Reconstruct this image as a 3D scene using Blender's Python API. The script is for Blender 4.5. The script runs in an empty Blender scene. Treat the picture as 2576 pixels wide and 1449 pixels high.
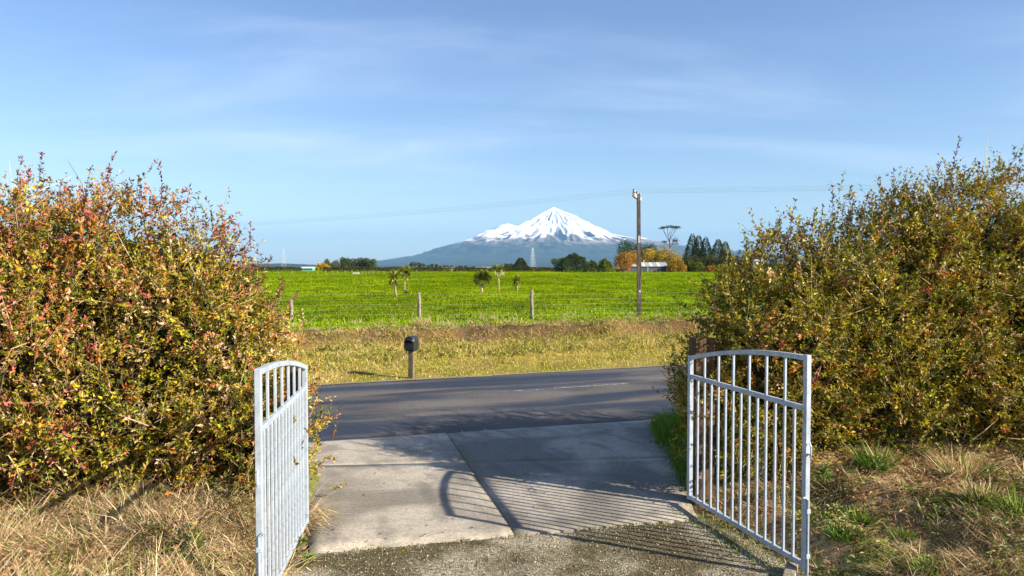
import bpy, math, random
import numpy as np

# ------------------------------------------------------------------ camera, sky, sun, exposure
scene = bpy.context.scene
COL = scene.collection
F_PX = 1773.0                      # focal length in pixels of a 2576 px wide frame
CAM_H = 2.75
PITCH = math.atan(52.5 / F_PX)
cam_d = bpy.data.cameras.new('camera')
cam_d.sensor_width = 36.0
cam_d.lens = 36.0 * F_PX / 2576.0
cam_d.clip_start = 0.1
cam_d.clip_end = 120000
cam = bpy.data.objects.new('camera', cam_d)
cam.location = (0, 0, CAM_H)
cam.rotation_euler = (math.pi / 2 - PITCH, 0, 0)
COL.objects.link(cam)
scene.camera = cam

SUN_EL = math.radians(28.3)
SUN_AZ = math.atan2(0.903, -0.430)          # clockwise from +Y
sun_vec = np.array([math.sin(SUN_AZ) * math.cos(SUN_EL), math.cos(SUN_AZ) * math.cos(SUN_EL), math.sin(SUN_EL)])
world = bpy.data.worlds.new('World')
scene.world = world
world.use_nodes = True
wn, wl = world.node_tree.nodes, world.node_tree.links
wn.clear()
w_out = wn.new('ShaderNodeOutputWorld')
w_bg = wn.new('ShaderNodeBackground')
w_sky = wn.new('ShaderNodeTexSky')
w_sky.sky_type = 'NISHITA'
w_sky.sun_disc = False
w_sky.sun_elevation = SUN_EL
w_sky.sun_rotation = SUN_AZ
w_sky.altitude = 0
w_sky.air_density = 1.0
w_sky.dust_density = 0.5
w_sky.ozone_density = 2.0
SKY_STRENGTH = 0.079
w_bg.inputs['Strength'].default_value = SKY_STRENGTH
# thin cirrus over the whole sky: noise on the view direction projected to a cloud deck
w_tc = wn.new('ShaderNodeTexCoord')
w_sep = wn.new('ShaderNodeSeparateXYZ'); wl.new(w_tc.outputs['Generated'], w_sep.inputs[0])
def wmath(op, a, b=None, clamp=False):
    n = wn.new('ShaderNodeMath'); n.operation = op; n.use_clamp = clamp
    for i, v in enumerate((a, b)):
        if v is None: continue
        if isinstance(v, (int, float)): n.inputs[i].default_value = v
        else: wl.new(v, n.inputs[i])
    return n.outputs[0]
wz = wmath('ADD', wmath('MAXIMUM', w_sep.outputs[2], 0.0), 0.12)
w_cmb = wn.new('ShaderNodeCombineXYZ')
wl.new(wmath('DIVIDE', w_sep.outputs[0], wz), w_cmb.inputs[0])
wl.new(wmath('DIVIDE', w_sep.outputs[1], wz), w_cmb.inputs[1])
w_map = wn.new('ShaderNodeMapping'); w_map.inputs['Rotation'].default_value = (0, 0, 0.5)
w_map.inputs['Scale'].default_value = (0.55, 1.5, 1.0); w_map.inputs['Location'].default_value = (0.6, 0.35, 0)
wl.new(w_cmb.outputs[0], w_map.inputs['Vector'])
w_noi = wn.new('ShaderNodeTexNoise'); w_noi.inputs['Scale'].default_value = 0.75
w_noi.inputs['Detail'].default_value = 7; w_noi.inputs['Roughness'].default_value = 0.55
w_noi.inputs['Distortion'].default_value = 0.5
wl.new(w_map.outputs[0], w_noi.inputs['Vector'])
w_rmp = wn.new('ShaderNodeMapRange'); w_rmp.interpolation_type = 'SMOOTHSTEP'
w_rmp.inputs['From Min'].default_value = 0.44; w_rmp.inputs['From Max'].default_value = 0.95
w_rmp.inputs['To Max'].default_value = 0.62
wl.new(w_noi.outputs['Fac'], w_rmp.inputs['Value'])
w_hsv = wn.new('ShaderNodeHueSaturation'); w_hsv.inputs['Saturation'].default_value = 1.1; w_hsv.inputs['Hue'].default_value = 0.512
w_hsv.inputs['Value'].default_value = 1.0
wl.new(w_sky.outputs[0], w_hsv.inputs['Color'])
w_mix = wn.new('ShaderNodeMix'); w_mix.data_type = 'RGBA'
wl.new(w_rmp.outputs[0], w_mix.inputs[0])
wl.new(w_hsv.outputs[0], w_mix.inputs[6])
w_mix.inputs[7].default_value = (6.4, 6.9, 7.9, 1)
wl.new(w_mix.outputs[2], w_bg.inputs['Color'])
wl.new(w_bg.outputs[0], w_out.inputs['Surface'])

sun_d = bpy.data.lights.new('sun', 'SUN')
sun_d.energy = 5.0
sun_d.angle = math.radians(0.5)
sun_d.color = (1.0, 0.90, 0.74)
sun_o = bpy.data.objects.new('sun', sun_d)
COL.objects.link(sun_o)
from mathutils import Vector
sun_o.rotation_euler = Vector((-sun_vec[0], -sun_vec[1], -sun_vec[2])).to_track_quat('-Z', 'Y').to_euler()

vs = scene.view_settings
scene.display_settings.display_device = 'sRGB'
vs.view_transform = 'Standard'
vs.look = 'None'
vs.gamma = 1.0
vs.use_curve_mapping = False
vs.exposure = 1.2
scene.cycles.max_bounces = 4
scene.cycles.diffuse_bounces = 2
scene.cycles.transmission_bounces = 4
scene.cycles.volume_bounces = 0
scene.cycles.use_denoising = True

rng = np.random.default_rng(7)
random.seed(7)

# ------------------------------------------------------------------ helpers
def ray(px, py):
    cp, sp = math.cos(PITCH), math.sin(PITCH)
    a, b = (px - 1288) / F_PX, (724.5 - py) / F_PX
    return np.array([a, cp + b * sp, -sp + b * cp])
def at(px, py, Y):
    d = ray(px, py); t = Y / d[1]
    return np.array([0, 0, CAM_H]) + d * t
def gp(px, py, z=0.0):
    d = ray(px, py); t = (z - CAM_H) / d[2]
    return np.array([0, 0, CAM_H]) + d * t

def sstep(a, b, x):
    t = np.clip((x - a) / (b - a), 0, 1)
    return t * t * (3 - 2 * t)

def _hash(ix, iy, iz, seed):
    h = (ix.astype(np.int64) * 374761393 + iy.astype(np.int64) * 668265263 + iz.astype(np.int64) * 2147483647 + seed * 1274126177) & 0xffffffff
    h = ((h ^ (h >> 13)) * 1274126177) & 0xffffffff
    h = ((h ^ (h >> 16)) * 2246822519) & 0xffffffff
    h = h ^ (h >> 15)
    return (h & 0xffffff) / float(0xffffff)
def vnoise(x, y, z=0.0, seed=1):
    x, y, z = np.broadcast_arrays(np.asarray(x, float), np.asarray(y, float), np.asarray(z, float))
    ix, iy, iz = np.floor(x), np.floor(y), np.floor(z)
    fx, fy, fz = x - ix, y - iy, z - iz
    fx, fy, fz = [f * f * (3 - 2 * f) for f in (fx, fy, fz)]
    r = 0
    for dx in (0, 1):
        for dy in (0, 1):
            for dz in (0, 1):
                w = (fx if dx else 1 - fx) * (fy if dy else 1 - fy) * (fz if dz else 1 - fz)
                r = r + w * _hash(ix + dx, iy + dy, iz + dz, seed)
    return r                                             # 0..1
def fbm(x, y, z=0.0, seed=1, octv=4):
    r, a, s = 0, 0.5, 0
    for k in range(octv):
        f = 2.03 ** k
        r = r + a * vnoise(np.asarray(x) * f, np.asarray(y) * f, np.asarray(z) * f, seed + k * 17); s += a; a *= 0.5
    return r / s

def unit(v):
    return v / np.maximum(np.linalg.norm(v, axis=-1, keepdims=True), 1e-9)

def mesh_data(name, V, F, mat=None, col=None, smooth=False):
    V = np.asarray(V, np.float32).reshape(-1, 3)
    me = bpy.data.meshes.new(name)
    if isinstance(F, np.ndarray):
        k = F.shape[1]; n = len(F)
        me.vertices.add(len(V)); me.vertices.foreach_set('co', V.ravel())
        me.loops.add(n * k); me.loops.foreach_set('vertex_index', F.astype(np.int32).ravel())
        me.polygons.add(n); me.polygons.foreach_set('loop_start', np.arange(0, n * k, k, dtype=np.int32))
        try: me.polygons.foreach_set('loop_total', np.full(n, k, np.int32))
        except Exception: pass
        me.update(calc_edges=True)
    else:
        me.from_pydata([tuple(map(float, v)) for v in V], [], [tuple(map(int, f)) for f in F]); me.update()
    if col is not None:
        c = np.ones((len(V), 4), np.float32); c[:, :3] = np.asarray(col, np.float32)
        at_ = me.color_attributes.new('Col', 'FLOAT_COLOR', 'POINT')
        at_.data.foreach_set('color', c.ravel())
    me.polygons.foreach_set('use_smooth', np.full(len(me.polygons), bool(smooth)))
    if mat: me.materials.append(mat)
    return me
def obj(name, me, parent=None, loc=None, rot=None, label=None, cat=None, group=None, kind=None):
    o = bpy.data.objects.new(name, me)
    COL.objects.link(o)
    if parent is not None: o.parent = parent
    if loc is not None: o.location = [float(v) for v in loc]
    if rot is not None: o.rotation_euler = rot
    for k, v in (('label', label), ('category', cat), ('group', group), ('kind', kind)):
        if v: o[k] = v
    return o
def thing(name, label, cat, loc=(0, 0, 0), rz=0.0, group=None):
    return obj(name, None, None, loc, (0, 0, rz), label, cat, group)

class MB:
    """collects shapes into one mesh"""
    def __init__(s): s.v, s.f, s.c = [], [], []; s.n = 0
    def add(s, V, F, col=None):
        V = np.asarray(V, float).reshape(-1, 3)
        s.v.append(V)
        s.f += [tuple(int(i) + s.n for i in f) for f in F]
        s.c.append(np.tile(np.asarray(col if col is not None else (1, 1, 1), float), (len(V), 1)))
        s.n += len(V); return s
    def box(s, lo, hi, bev=0.0, col=None):
        x0, y0, z0 = lo; x1, y1, z1 = hi
        if bev <= 0:
            V = [(x0,y0,z0),(x1,y0,z0),(x1,y1,z0),(x0,y1,z0),(x0,y0,z1),(x1,y0,z1),(x1,y1,z1),(x0,y1,z1)]
            F = [(0,3,2,1),(4,5,6,7),(0,1,5,4),(1,2,6,5),(2,3,7,6),(3,0,4,7)]
            return s.add(V, F, col)
        b = bev; V = []; 
        for (z, i) in ((z0, b), (z0 + b, 0), (z1 - b, 0), (z1, b)):
            xa, xb, ya, yb = x0 + i, x1 - i, y0 + i, y1 - i
            V += [(xa+b,ya,z),(xb-b,ya,z),(xb,ya+b,z),(xb,yb-b,z),(xb-b,yb,z),(xa+b,yb,z),(xa,yb-b,z),(xa,ya+b,z)]
        F = [tuple(range(7, -1, -1)), tuple(range(24, 32))]
        for r in range(3):
            for k in range(8):
                a = r * 8 + k; c = r * 8 + (k + 1) % 8
                F.append((a, c, c + 8, a + 8))
        return s.add(V, F, col)
    def tube(s, pts, rad, n=6, caps=True, col=None):
        pts = np.asarray(pts, float); m = len(pts)
        rad = np.broadcast_to(np.asarray(rad, float), (m,))
        T = unit(np.gradient(pts, axis=0))
        up = np.array([0, 0, 1.0]) if abs(T[0][2]) < 0.9 else np.array([1.0, 0, 0])
        V = []
        for i in range(m):
            a = unit(np.cross(T[i], up)); b = np.cross(a, T[i])
            for k in range(n):
                t = 2 * math.pi * k / n
                V.append(pts[i] + rad[i] * (math.cos(t) * a + math.sin(t) * b))
        F = []
        for i in range(m - 1):
            for k in range(n):
                F.append((i*n+k, i*n+(k+1)%n, (i+1)*n+(k+1)%n, (i+1)*n+k))
        if caps: F += [tuple(range(n - 1, -1, -1)), tuple(range((m-1)*n, m*n))]
        return s.add(V, F, col)
    def build(s, name, mat, parent=None, smooth=False, **kw):
        V = np.concatenate(s.v); C = np.concatenate(s.c)
        return obj(name, mesh_data(name, V, s.f, mat, C, smooth), parent, **kw)

def blades(base, d0, length, width, droop, col, nseg=3, side=None):
    """ribbon blades: nseg segments, pointed tip. returns V,F,C"""
    n = len(base)
    d0 = unit(np.asarray(d0, float))
    length = np.broadcast_to(length, (n,)); width = np.broadcast_to(width, (n,)); droop = np.broadcast_to(droop, (n,))
    if side is None:
        a = rng.uniform(0, 2 * np.pi, n)
        side = np.stack([np.cos(a), np.sin(a), np.zeros(n)], 1)
    V = np.zeros((n, 2 * nseg + 1, 3)); C = np.zeros((n, 2 * nseg + 1, 3))
    for k in range(nseg + 1):
        t = k / nseg
        p = base + d0 * (length * t)[:, None]
        p[:, 2] -= droop * length * t * t
        if k < nseg:
            w = (width * (1 - 0.75 * t ** 1.5) * 0.5)[:, None]
            V[:, 2 * k] = p - side * w; V[:, 2 * k + 1] = p + side * w
            C[:, 2 * k] = col; C[:, 2 * k + 1] = col
        else:
            V[:, 2 * nseg] = p; C[:, 2 * nseg] = col
    tri = []
    for k in range(nseg - 1):
        a = 2 * k; tri += [(a, a + 1, a + 3), (a, a + 3, a + 2)]
    a = 2 * (nseg - 1); tri.append((a, a + 1, a + 2))
    tri = np.array(tri)
    F = (np.arange(n)[:, None, None] * (2 * nseg + 1) + tri[None]).reshape(-1, 3)
    return V.reshape(-1, 3), F, C.reshape(-1, 3)
def leaves(base, d, length, width, col, fold=0.18, face=None):
    n = len(base)
    d = unit(d); r = unit(rng.normal(size=(n, 3)))
    if face is not None: r = unit(face + r * 0.65)
    side = unit(np.cross(d, r)); nor = np.cross(side, d)
    L = np.broadcast_to(length, (n,))[:, None]; W = np.broadcast_to(width, (n,))[:, None]
    mid = base + d * L * 0.45 + nor * L * fold
    V = np.stack([base, mid + side * W * .5, base + d * L, mid - side * W * .5], 1)
    C = np.repeat(col[:, None, :], 4, 1)
    tri = np.array([(0, 1, 2), (0, 2, 3)])
    F = (np.arange(n)[:, None, None] * 4 + tri[None]).reshape(-1, 3)
    return V.reshape(-1, 3), F, C.reshape(-1, 3)
def sticks(p0, p1, r0, r1, col):
    n = len(p0); d = unit(p1 - p0)
    a = unit(np.cross(d, unit(rng.normal(size=(n, 3))))); b = np.cross(d, a)
    r0 = np.broadcast_to(r0, (n,))[:, None]; r1 = np.broadcast_to(r1, (n,))[:, None]
    V = []
    for (p, r) in ((p0, r0), (p1, r1)):
        for k in range(3):
            t = 2 * np.pi * k / 3
            V.append(p + r * (math.cos(t) * a + math.sin(t) * b))
    V = np.stack(V, 1)
    C = np.repeat(col[:, None, :], 6, 1)
    tri = np.array([(0,1,4),(0,4,3),(1,2,5),(1,5,4),(2,0,3),(2,3,5)])
    F = (np.arange(n)[:, None, None] * 6 + tri[None]).reshape(-1, 3)
    return V.reshape(-1, 3), F, C.reshape(-1, 3)
def join(*parts):
    V, F, C, n = [], [], [], 0
    for (v, f, c) in parts:
        V.append(v); F.append(f + n); C.append(c); n += len(v)
    return np.concatenate(V), np.concatenate(F), np.concatenate(C)
def pick(cols, probs, n, jit=0.15):
    cols = np.array(cols, float); p = np.array(probs, float)
    if p.ndim == 1: idx = rng.choice(len(cols), n, p=p / p.sum())
    else:
        cp = np.cumsum(p / p.sum(1, keepdims=True), 1); idx = (rng.random((n, 1)) > cp).sum(1).clip(0, len(cols) - 1)
    c = cols[idx] * np.exp(rng.normal(0, jit, (n, 1)))
    return np.clip(c * np.exp(rng.normal(0, 0.05, (n, 3))), 0, 1)

# ------------------------------------------------------------------ materials
MATS = {}
class NT:
    def __init__(s, name):
        s.m = bpy.data.materials.new(name); s.m.use_nodes = True
        s.t = s.m.node_tree; s.n = s.t.nodes; s.l = s.t.links
        s.b = s.n['Principled BSDF']; s.out = s.n['Material Output']
        s.tc = s.n.new('ShaderNodeTexCoord')
    def node(s, typ, **kw):
        n = s.n.new(typ)
        for k, v in kw.items(): setattr(n, k, v)
        return n
    def put(s, sock, v):
        if hasattr(v, 'links') or isinstance(v, bpy.types.NodeSocket): s.l.new(v, sock)
        elif isinstance(v, (tuple, list)) and len(v) == 3 and sock.type == 'RGBA': sock.default_value = (*v, 1)
        else: sock.default_value = v
    def noise(s, scale, detail=4, rough=0.55, vec=None, dist=0.0, stretch=None):
        n = s.node('ShaderNodeTexNoise')
        v = vec or s.tc.outputs['Object']
        if stretch:
            mp = s.node('ShaderNodeMapping'); s.l.new(v, mp.inputs['Vector'])
            mp.inputs['Scale'].default_value = stretch[:3]
            if len(stretch) > 3: mp.inputs['Rotation'].default_value = (0, 0, stretch[3])
            v = mp.outputs[0]
        s.l.new(v, n.inputs['Vector'])
        n.inputs['Scale'].default_value = scale; n.inputs['Detail'].default_value = detail
        n.inputs['Roughness'].default_value = rough; n.inputs['Distortion'].default_value = dist
        return n.outputs['Fac']
    def ramp(s, v, a, b, lo=0.0, hi=1.0, smooth=True):
        n = s.node('ShaderNodeMapRange'); n.interpolation_type = 'SMOOTHSTEP' if smooth else 'LINEAR'
        s.put(n.inputs['Value'], v)
        n.inputs['From Min'].default_value = a; n.inputs['From Max'].default_value = b
        n.inputs['To Min'].default_value = lo; n.inputs['To Max'].default_value = hi
        return n.outputs[0]
    def mix(s, f, a, b, mode='MIX'):
        n = s.node('ShaderNodeMix', data_type='RGBA', blend_type=mode)
        s.put(n.inputs[0], f); s.put(n.inputs[6], a); s.put(n.inputs[7], b)
        return n.outputs[2]
    def math(s, op, a, b=0.0):
        n = s.node('ShaderNodeMath', operation=op); s.put(n.inputs[0], a); s.put(n.inputs[1], b)
        return n.outputs[0]
    def col(s): 
        return s.node('ShaderNodeVertexColor', layer_name='Col').outputs['Color']
    def grey(s, v):
        n = s.node('ShaderNodeCombineColor')
        for i in range(3): s.put(n.inputs[i], v)
        return n.outputs[0]
    def bump(s, h, strength=0.3, dist=0.01):
        n = s.node('ShaderNodeBump'); n.inputs['Strength'].default_value = strength
        n.inputs['Distance'].default_value = dist; s.l.new(h, n.inputs['Height'])
        s.l.new(n.outputs[0], s.b.inputs['Normal'])
    def fin(s, base, rough=0.7, spec=0.3, metal=0.0):
        s.put(s.b.inputs['Base Color'], base); s.put(s.b.inputs['Roughness'], rough)
        s.b.inputs['Specular IOR Level'].default_value = spec; s.put(s.b.inputs['Metallic'], metal)
        MATS[s.m.name] = s.m
        return s.m
def leaf_mat(name, trans=0.3, rough=0.45, spec=0.35):
    t = NT(name); c = t.col()
    t.fin(c, rough, spec)
    tr = t.node('ShaderNodeBsdfTranslucent'); t.l.new(t.mix(0.5, c, (1.0, 0.9, 0.25), 'MULTIPLY'), tr.inputs['Color'])
    mx = t.node('ShaderNodeMixShader'); mx.inputs[0].default_value = trans
    t.l.new(t.b.outputs[0], mx.inputs[1]); t.l.new(tr.outputs[0], mx.inputs[2])
    t.l.new(mx.outputs[0], t.out.inputs['Surface'])
    return t.m
def plain(name, colr, rough=0.6, spec=0.3, metal=0.0, var=0.15, scale=6.0, use_col=False, bump=0.0, stretch=None):
    t = NT(name)
    n = t.noise(scale, 5, 0.6, stretch=stretch)
    base = t.col() if use_col else colr
    f = t.ramp(n, 0.25, 0.75, 1 - var, 1 + var)
    c = t.mix(1.0, base, t.grey(f), 'MULTIPLY')
    if bump: t.bump(n, bump, 0.01)
    return t.fin(c, rough, spec, metal)

M_leaf = leaf_mat('hedge_leaf', 0.22, 0.5, 0.35)
M_grass = leaf_mat('grass_blade', 0.28, 0.6, 0.25)
M_past = leaf_mat('pasture_blade', 0.3, 0.9, 0.02)
M_far = leaf_mat('tree_leaf', 0.15, 0.7, 0.15)
M_bark = plain('bark', None, 0.85, 0.15, use_col=True, var=0.3, scale=14, bump=0.3)

def ground_mat():
    t = NT('ground_soil_grass')
    c = t.col()
    n1 = t.noise(0.9, 6, 0.62, dist=0.3)
    n2 = t.noise(14, 4, 0.65)
    f = t.math('MULTIPLY', t.ramp(n1, 0.25, 0.75, 0.62, 1.35), t.ramp(n2, 0.25, 0.75, 0.62, 1.35))
    c = t.mix(1.0, c, t.grey(f), 'MULTIPLY')
    t.bump(n2, 0.6, 0.05)
    return t.fin(c, 1.0, 0.0)
M_ground = ground_mat()

def road_mat():
    t = NT('chip_seal')
    fine = t.noise(160, 3, 0.7)
    rot = math.atan(0.37)
    sp = t.node('ShaderNodeSeparateXYZ'); t.l.new(t.tc.outputs['Object'], sp.inputs[0])
    cb = t.node('ShaderNodeCombineXYZ')
    t.l.new(t.math('MULTIPLY', sp.outputs[0], 0.16), cb.inputs[0])
    t.l.new(t.math('SUBTRACT', sp.outputs[1], t.math('MULTIPLY', sp.outputs[0], 0.30)), cb.inputs[1])
    wear = t.noise(0.85, 4, 0.5, vec=cb.outputs[0], dist=0.7)
    patch = t.noise(0.5, 3, 0.5)
    w = t.ramp(wear, 0.40, 0.62)
    c = t.mix(w, (0.019, 0.022, 0.032), (0.105, 0.092, 0.080))
    c = t.mix(1.0, c, t.grey(t.ramp(fine, 0.3, 0.7, 0.5, 1.5)), 'MULTIPLY')
    c = t.mix(1.0, c, t.grey(t.ramp(patch, 0.3, 0.7, 0.85, 1.2)), 'MULTIPLY')
    c = t.mix(1.0, c, t.grey(t.ramp(t.noise(26, 3, 0.8), 0.3, 0.7, 0.65, 1.4)), 'MULTIPLY')
    t.bump(fine, 0.5, 0.006)
    return t.fin(c, t.ramp(w, 0, 1, 0.55, 0.85), 0.45)
M_road = road_mat()

def concrete_mat():
    t = NT('driveway_concrete')
    big = t.noise(0.55, 4, 0.55, dist=0.5)
    mid = t.noise(3.0, 6, 0.6)
    fine = t.noise(90, 3, 0.6)
    brush = t.noise(6, 3, 0.6, stretch=(0.3, 9, 1, -0.2))
    c = t.mix(t.ramp(big, 0.40, 0.60), (0.215, 0.19, 0.155), (0.41, 0.362, 0.29))
    c = t.mix(t.ramp(mid, 0.50, 0.75, 0, 0.65), c, (0.21, 0.185, 0.15))
    c = t.mix(t.ramp(t.noise(11, 6, 0.75), 0.58, 0.72, 0, 0.5), c, (0.16, 0.14, 0.11))
    c = t.mix(1.0, c, t.grey(t.ramp(brush, 0.3, 0.7, 0.9, 1.1)), 'MULTIPLY')
    c = t.mix(1.0, c, t.grey(t.ramp(fine, 0.3, 0.7, 0.82, 1.18)), 'MULTIPLY')
    c = t.mix(1.0, c, t.grey(t.ramp(t.noise(32, 4, 0.7), 0.3, 0.7, 0.78, 1.2)), 'MULTIPLY')
    c = t.mix(t.ramp(t.noise(1.7, 5, 0.65, dist=1.2), 0.52, 0.66, 0, 0.45), c, (0.17, 0.15, 0.12))
    # tyre scuffs swinging out to the road
    g = t.node('ShaderNodeTexWave', wave_type='RINGS', rings_direction='Z')
    mp = t.node('ShaderNodeMapping'); t.l.new(t.tc.outputs['Object'], mp.inputs['Vector'])
    mp.inputs['Location'].default_value = (6.5, -6.0, 0)
    t.l.new(mp.outputs[0], g.inputs['Vector'])
    g.inputs['Scale'].default_value = 0.5; g.inputs['Distortion'].default_value = 3.0; g.inputs['Detail'].default_value = 3
    sc = t.math('MULTIPLY', t.ramp(g.outputs['Fac'], 0.75, 1.0), t.ramp(t.noise(0.8, 3), 0.42, 0.6, 0, 0.35))
    c = t.mix(sc, c, (0.09, 0.085, 0.08))
    t.bump(fine, 0.25, 0.004)
    return t.fin(c, 0.85, 0.2)
M_conc = concrete_mat()

def gravel_mat():
    t = NT('gravel_chips')
    v = t.node('ShaderNodeTexVoronoi'); v.inputs['Scale'].default_value = 55
    t.l.new(t.tc.outputs['Object'], v.inputs['Vector'])
    big = t.noise(1.1, 4, 0.6)
    c = t.mix(t.ramp(big, 0.42, 0.62), (0.10, 0.08, 0.04), (0.30, 0.26, 0.18))
    cs = t.node('ShaderNodeSeparateColor'); t.l.new(v.outputs['Color'], cs.inputs[0])
    c = t.mix(1.0, c, t.grey(t.ramp(cs.outputs[0], 0, 1, 0.45, 1.6, False)), 'MULTIPLY')
    t.bump(v.outputs['Distance'], -0.9, 0.012)
    t.n['Bump'].invert = True
    t.n['Bump'].inputs['Strength'].default_value = 0.9
    return t.fin(c, 0.9, 0.2)
M_gravel = gravel_mat()

def galv_mat():
    t = NT('galvanised_steel')
    a = t.noise(22, 5, 0.65); b = t.noise(5, 3)
    c = t.mix(t.ramp(a, 0.4, 0.75), (0.44, 0.50, 0.57), (0.30, 0.35, 0.41))
    c = t.mix(1.0, c, t.grey(t.ramp(b, 0.3, 0.7, 0.88, 1.08)), 'MULTIPLY')
    c = t.mix(t.ramp(t.noise(40, 4, 0.7, stretch=(1, 1, 0.15)), 0.62, 0.78, 0, 0.55), c, (0.20, 0.19, 0.17))
    return t.fin(c, t.ramp(a, 0.3, 0.7, 0.38, 0.6), 0.5, 0.15)
M_galv = galv_mat()
M_rust = plain('rusty_fitting', (0.22, 0.16, 0.12), 0.7, 0.4, 0.3, 0.4, 30)

def timber_mat(name, c0, c1, sc=3.0):
    t = NT(name)
    g = t.noise(sc, 6, 0.65, stretch=(9, 9, 0.6), dist=0.5)
    b = t.noise(3, 4)
    c = t.mix(t.ramp(g, 0.35, 0.65), c0, c1)
    c = t.mix(1.0, c, t.grey(t.ramp(b, 0.3, 0.7, 0.75, 1.2)), 'MULTIPLY')
    t.bump(g, 0.6, 0.01)
    return t.fin(c, 0.85, 0.15)
M_post = timber_mat('brown_timber', (0.045, 0.028, 0.016), (0.13, 0.08, 0.042))
M_greypost = timber_mat('weathered_timber', (0.12, 0.10, 0.075), (0.36, 0.31, 0.23))
M_mailpost = timber_mat('treated_timber', (0.10, 0.085, 0.04), (0.22, 0.18, 0.09))
M_pole = timber_mat('dark_hardwood', (0.045, 0.036, 0.03), (0.15, 0.12, 0.10))
M_black = plain('black_plastic', (0.018, 0.019, 0.022), 0.42, 0.5, var=0.2, scale=9)
M_dark = plain('dark_opening', (0.008, 0.008, 0.008), 0.9, 0.1)
def paint_mat():
    t = NT('road_paint')
    w = t.ramp(t.noise(7, 5, 0.7), 0.40, 0.62)
    return t.fin(t.mix(w, (0.10, 0.10, 0.11), (0.42, 0.43, 0.44)), 0.75, 0.3)
M_paint = paint_mat()
M_wire = plain('aluminium_wire', (0.22, 0.23, 0.25), 0.5, 0.5, 0.3)
M_fwire = plain('fence_wire', (0.55, 0.56, 0.52), 0.5, 0.5, 0.2)
M_ceram = plain('insulator_ceramic', (0.20, 0.22, 0.24), 0.3, 0.5)
M_arm = timber_mat('pale_crossarm', (0.36, 0.35, 0.33), (0.52, 0.50, 0.47))
M_tower = plain('tower_steel', (0.62, 0.64, 0.66), 0.5, 0.5, 0.1)
M_stone = plain('stone', None, 0.9, 0.2, use_col=True, var=0.3, scale=40)

# ------------------------------------------------------------------ terrain
ROAD_S = 0.37                                  # road runs up to the right
def v_far(x, y):  return (y - (18.0 + ROAD_S * x)) * 0.938     # metres past the far road edge
def v_near(x, y): return (y - (11.95 + 0.30 * x)) * 0.955      # metres past the near road edge
def drive_edges(y):
    xl = np.interp(y, [-40, 4.0, 5.3, 7.3, 9.0, 12.0], [-2.2, -1.85, -1.9, -2.12, -2.35, -3.3])
    xr = np.interp(y, [-40, 4.5, 6.1, 7.9, 9.5, 11.0, 12.6], [3.3, 3.0, 2.62, 2.06, 2.10, 2.32, 2.60])
    return xl, xr
def gh(x, y):
    x = np.asarray(x, float); y = np.asarray(y, float)
    xl, xr = drive_edges(y)
    dl, dr = xl - x, x - xr
    vn = v_near(x, y); vf = v_far(x, y)
    near = 1 - sstep(-2.2, -0.3, vn)
    lump = (fbm(x * 1.6, y * 1.6, 0, 11) - 0.5) * 0.36 + (fbm(x * 5, y * 5, 0, 12) - 0.5) * 0.07
    bl = (0.34 * sstep(0.05, 0.75, dl) + lump * sstep(0.1, 0.6, dl)) * near
    br = (0.16 * sstep(0.0, 0.8, dr) + 0.28 * sstep(0.6, 2.3, dr) + lump * sstep(0.1, 0.8, dr)) * near
    z = np.where(dl > 0, bl, 0) + np.where(dr > 0, br, 0)
    flat = (dl <= 0) & (dr <= 0) | (vn > 0)
    # verge, cut bank and paddock beyond the road
    cut = 5.35 + (fbm(x * 0.55, 3.3, 0, 21) - 0.5) * 1.3
    n = fbm(x * 1.1, y * 1.1, 0, 22) - 0.5
    far = 0.22 * sstep(0.2, 5.2, vf) + n * 0.12 * sstep(0.5, 2.5, vf) \
        + (0.45 + (fbm(x * 2.2, y * 2.2, 0, 24) - 0.5) * 0.25 * (1 - sstep(7.5, 9, vf))) * sstep(0, 0.75, vf - cut)
    far = far + 0.10 * (fbm(x * 0.06, y * 0.06, 0, 23) - 0.5) * sstep(8, 20, vf) * (1 - sstep(200, 400, vf)) * 2
    z = np.where(vf > 0, far, z)
    z = z - 0.05 * np.where(vf <= 0, np.where(vn > -0.5, 1, np.where(flat, 1, 1 - sstep(0.0, 0.15, np.maximum(dl, dr)))), 1 - sstep(0, 0.2, vf))
    return z

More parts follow.
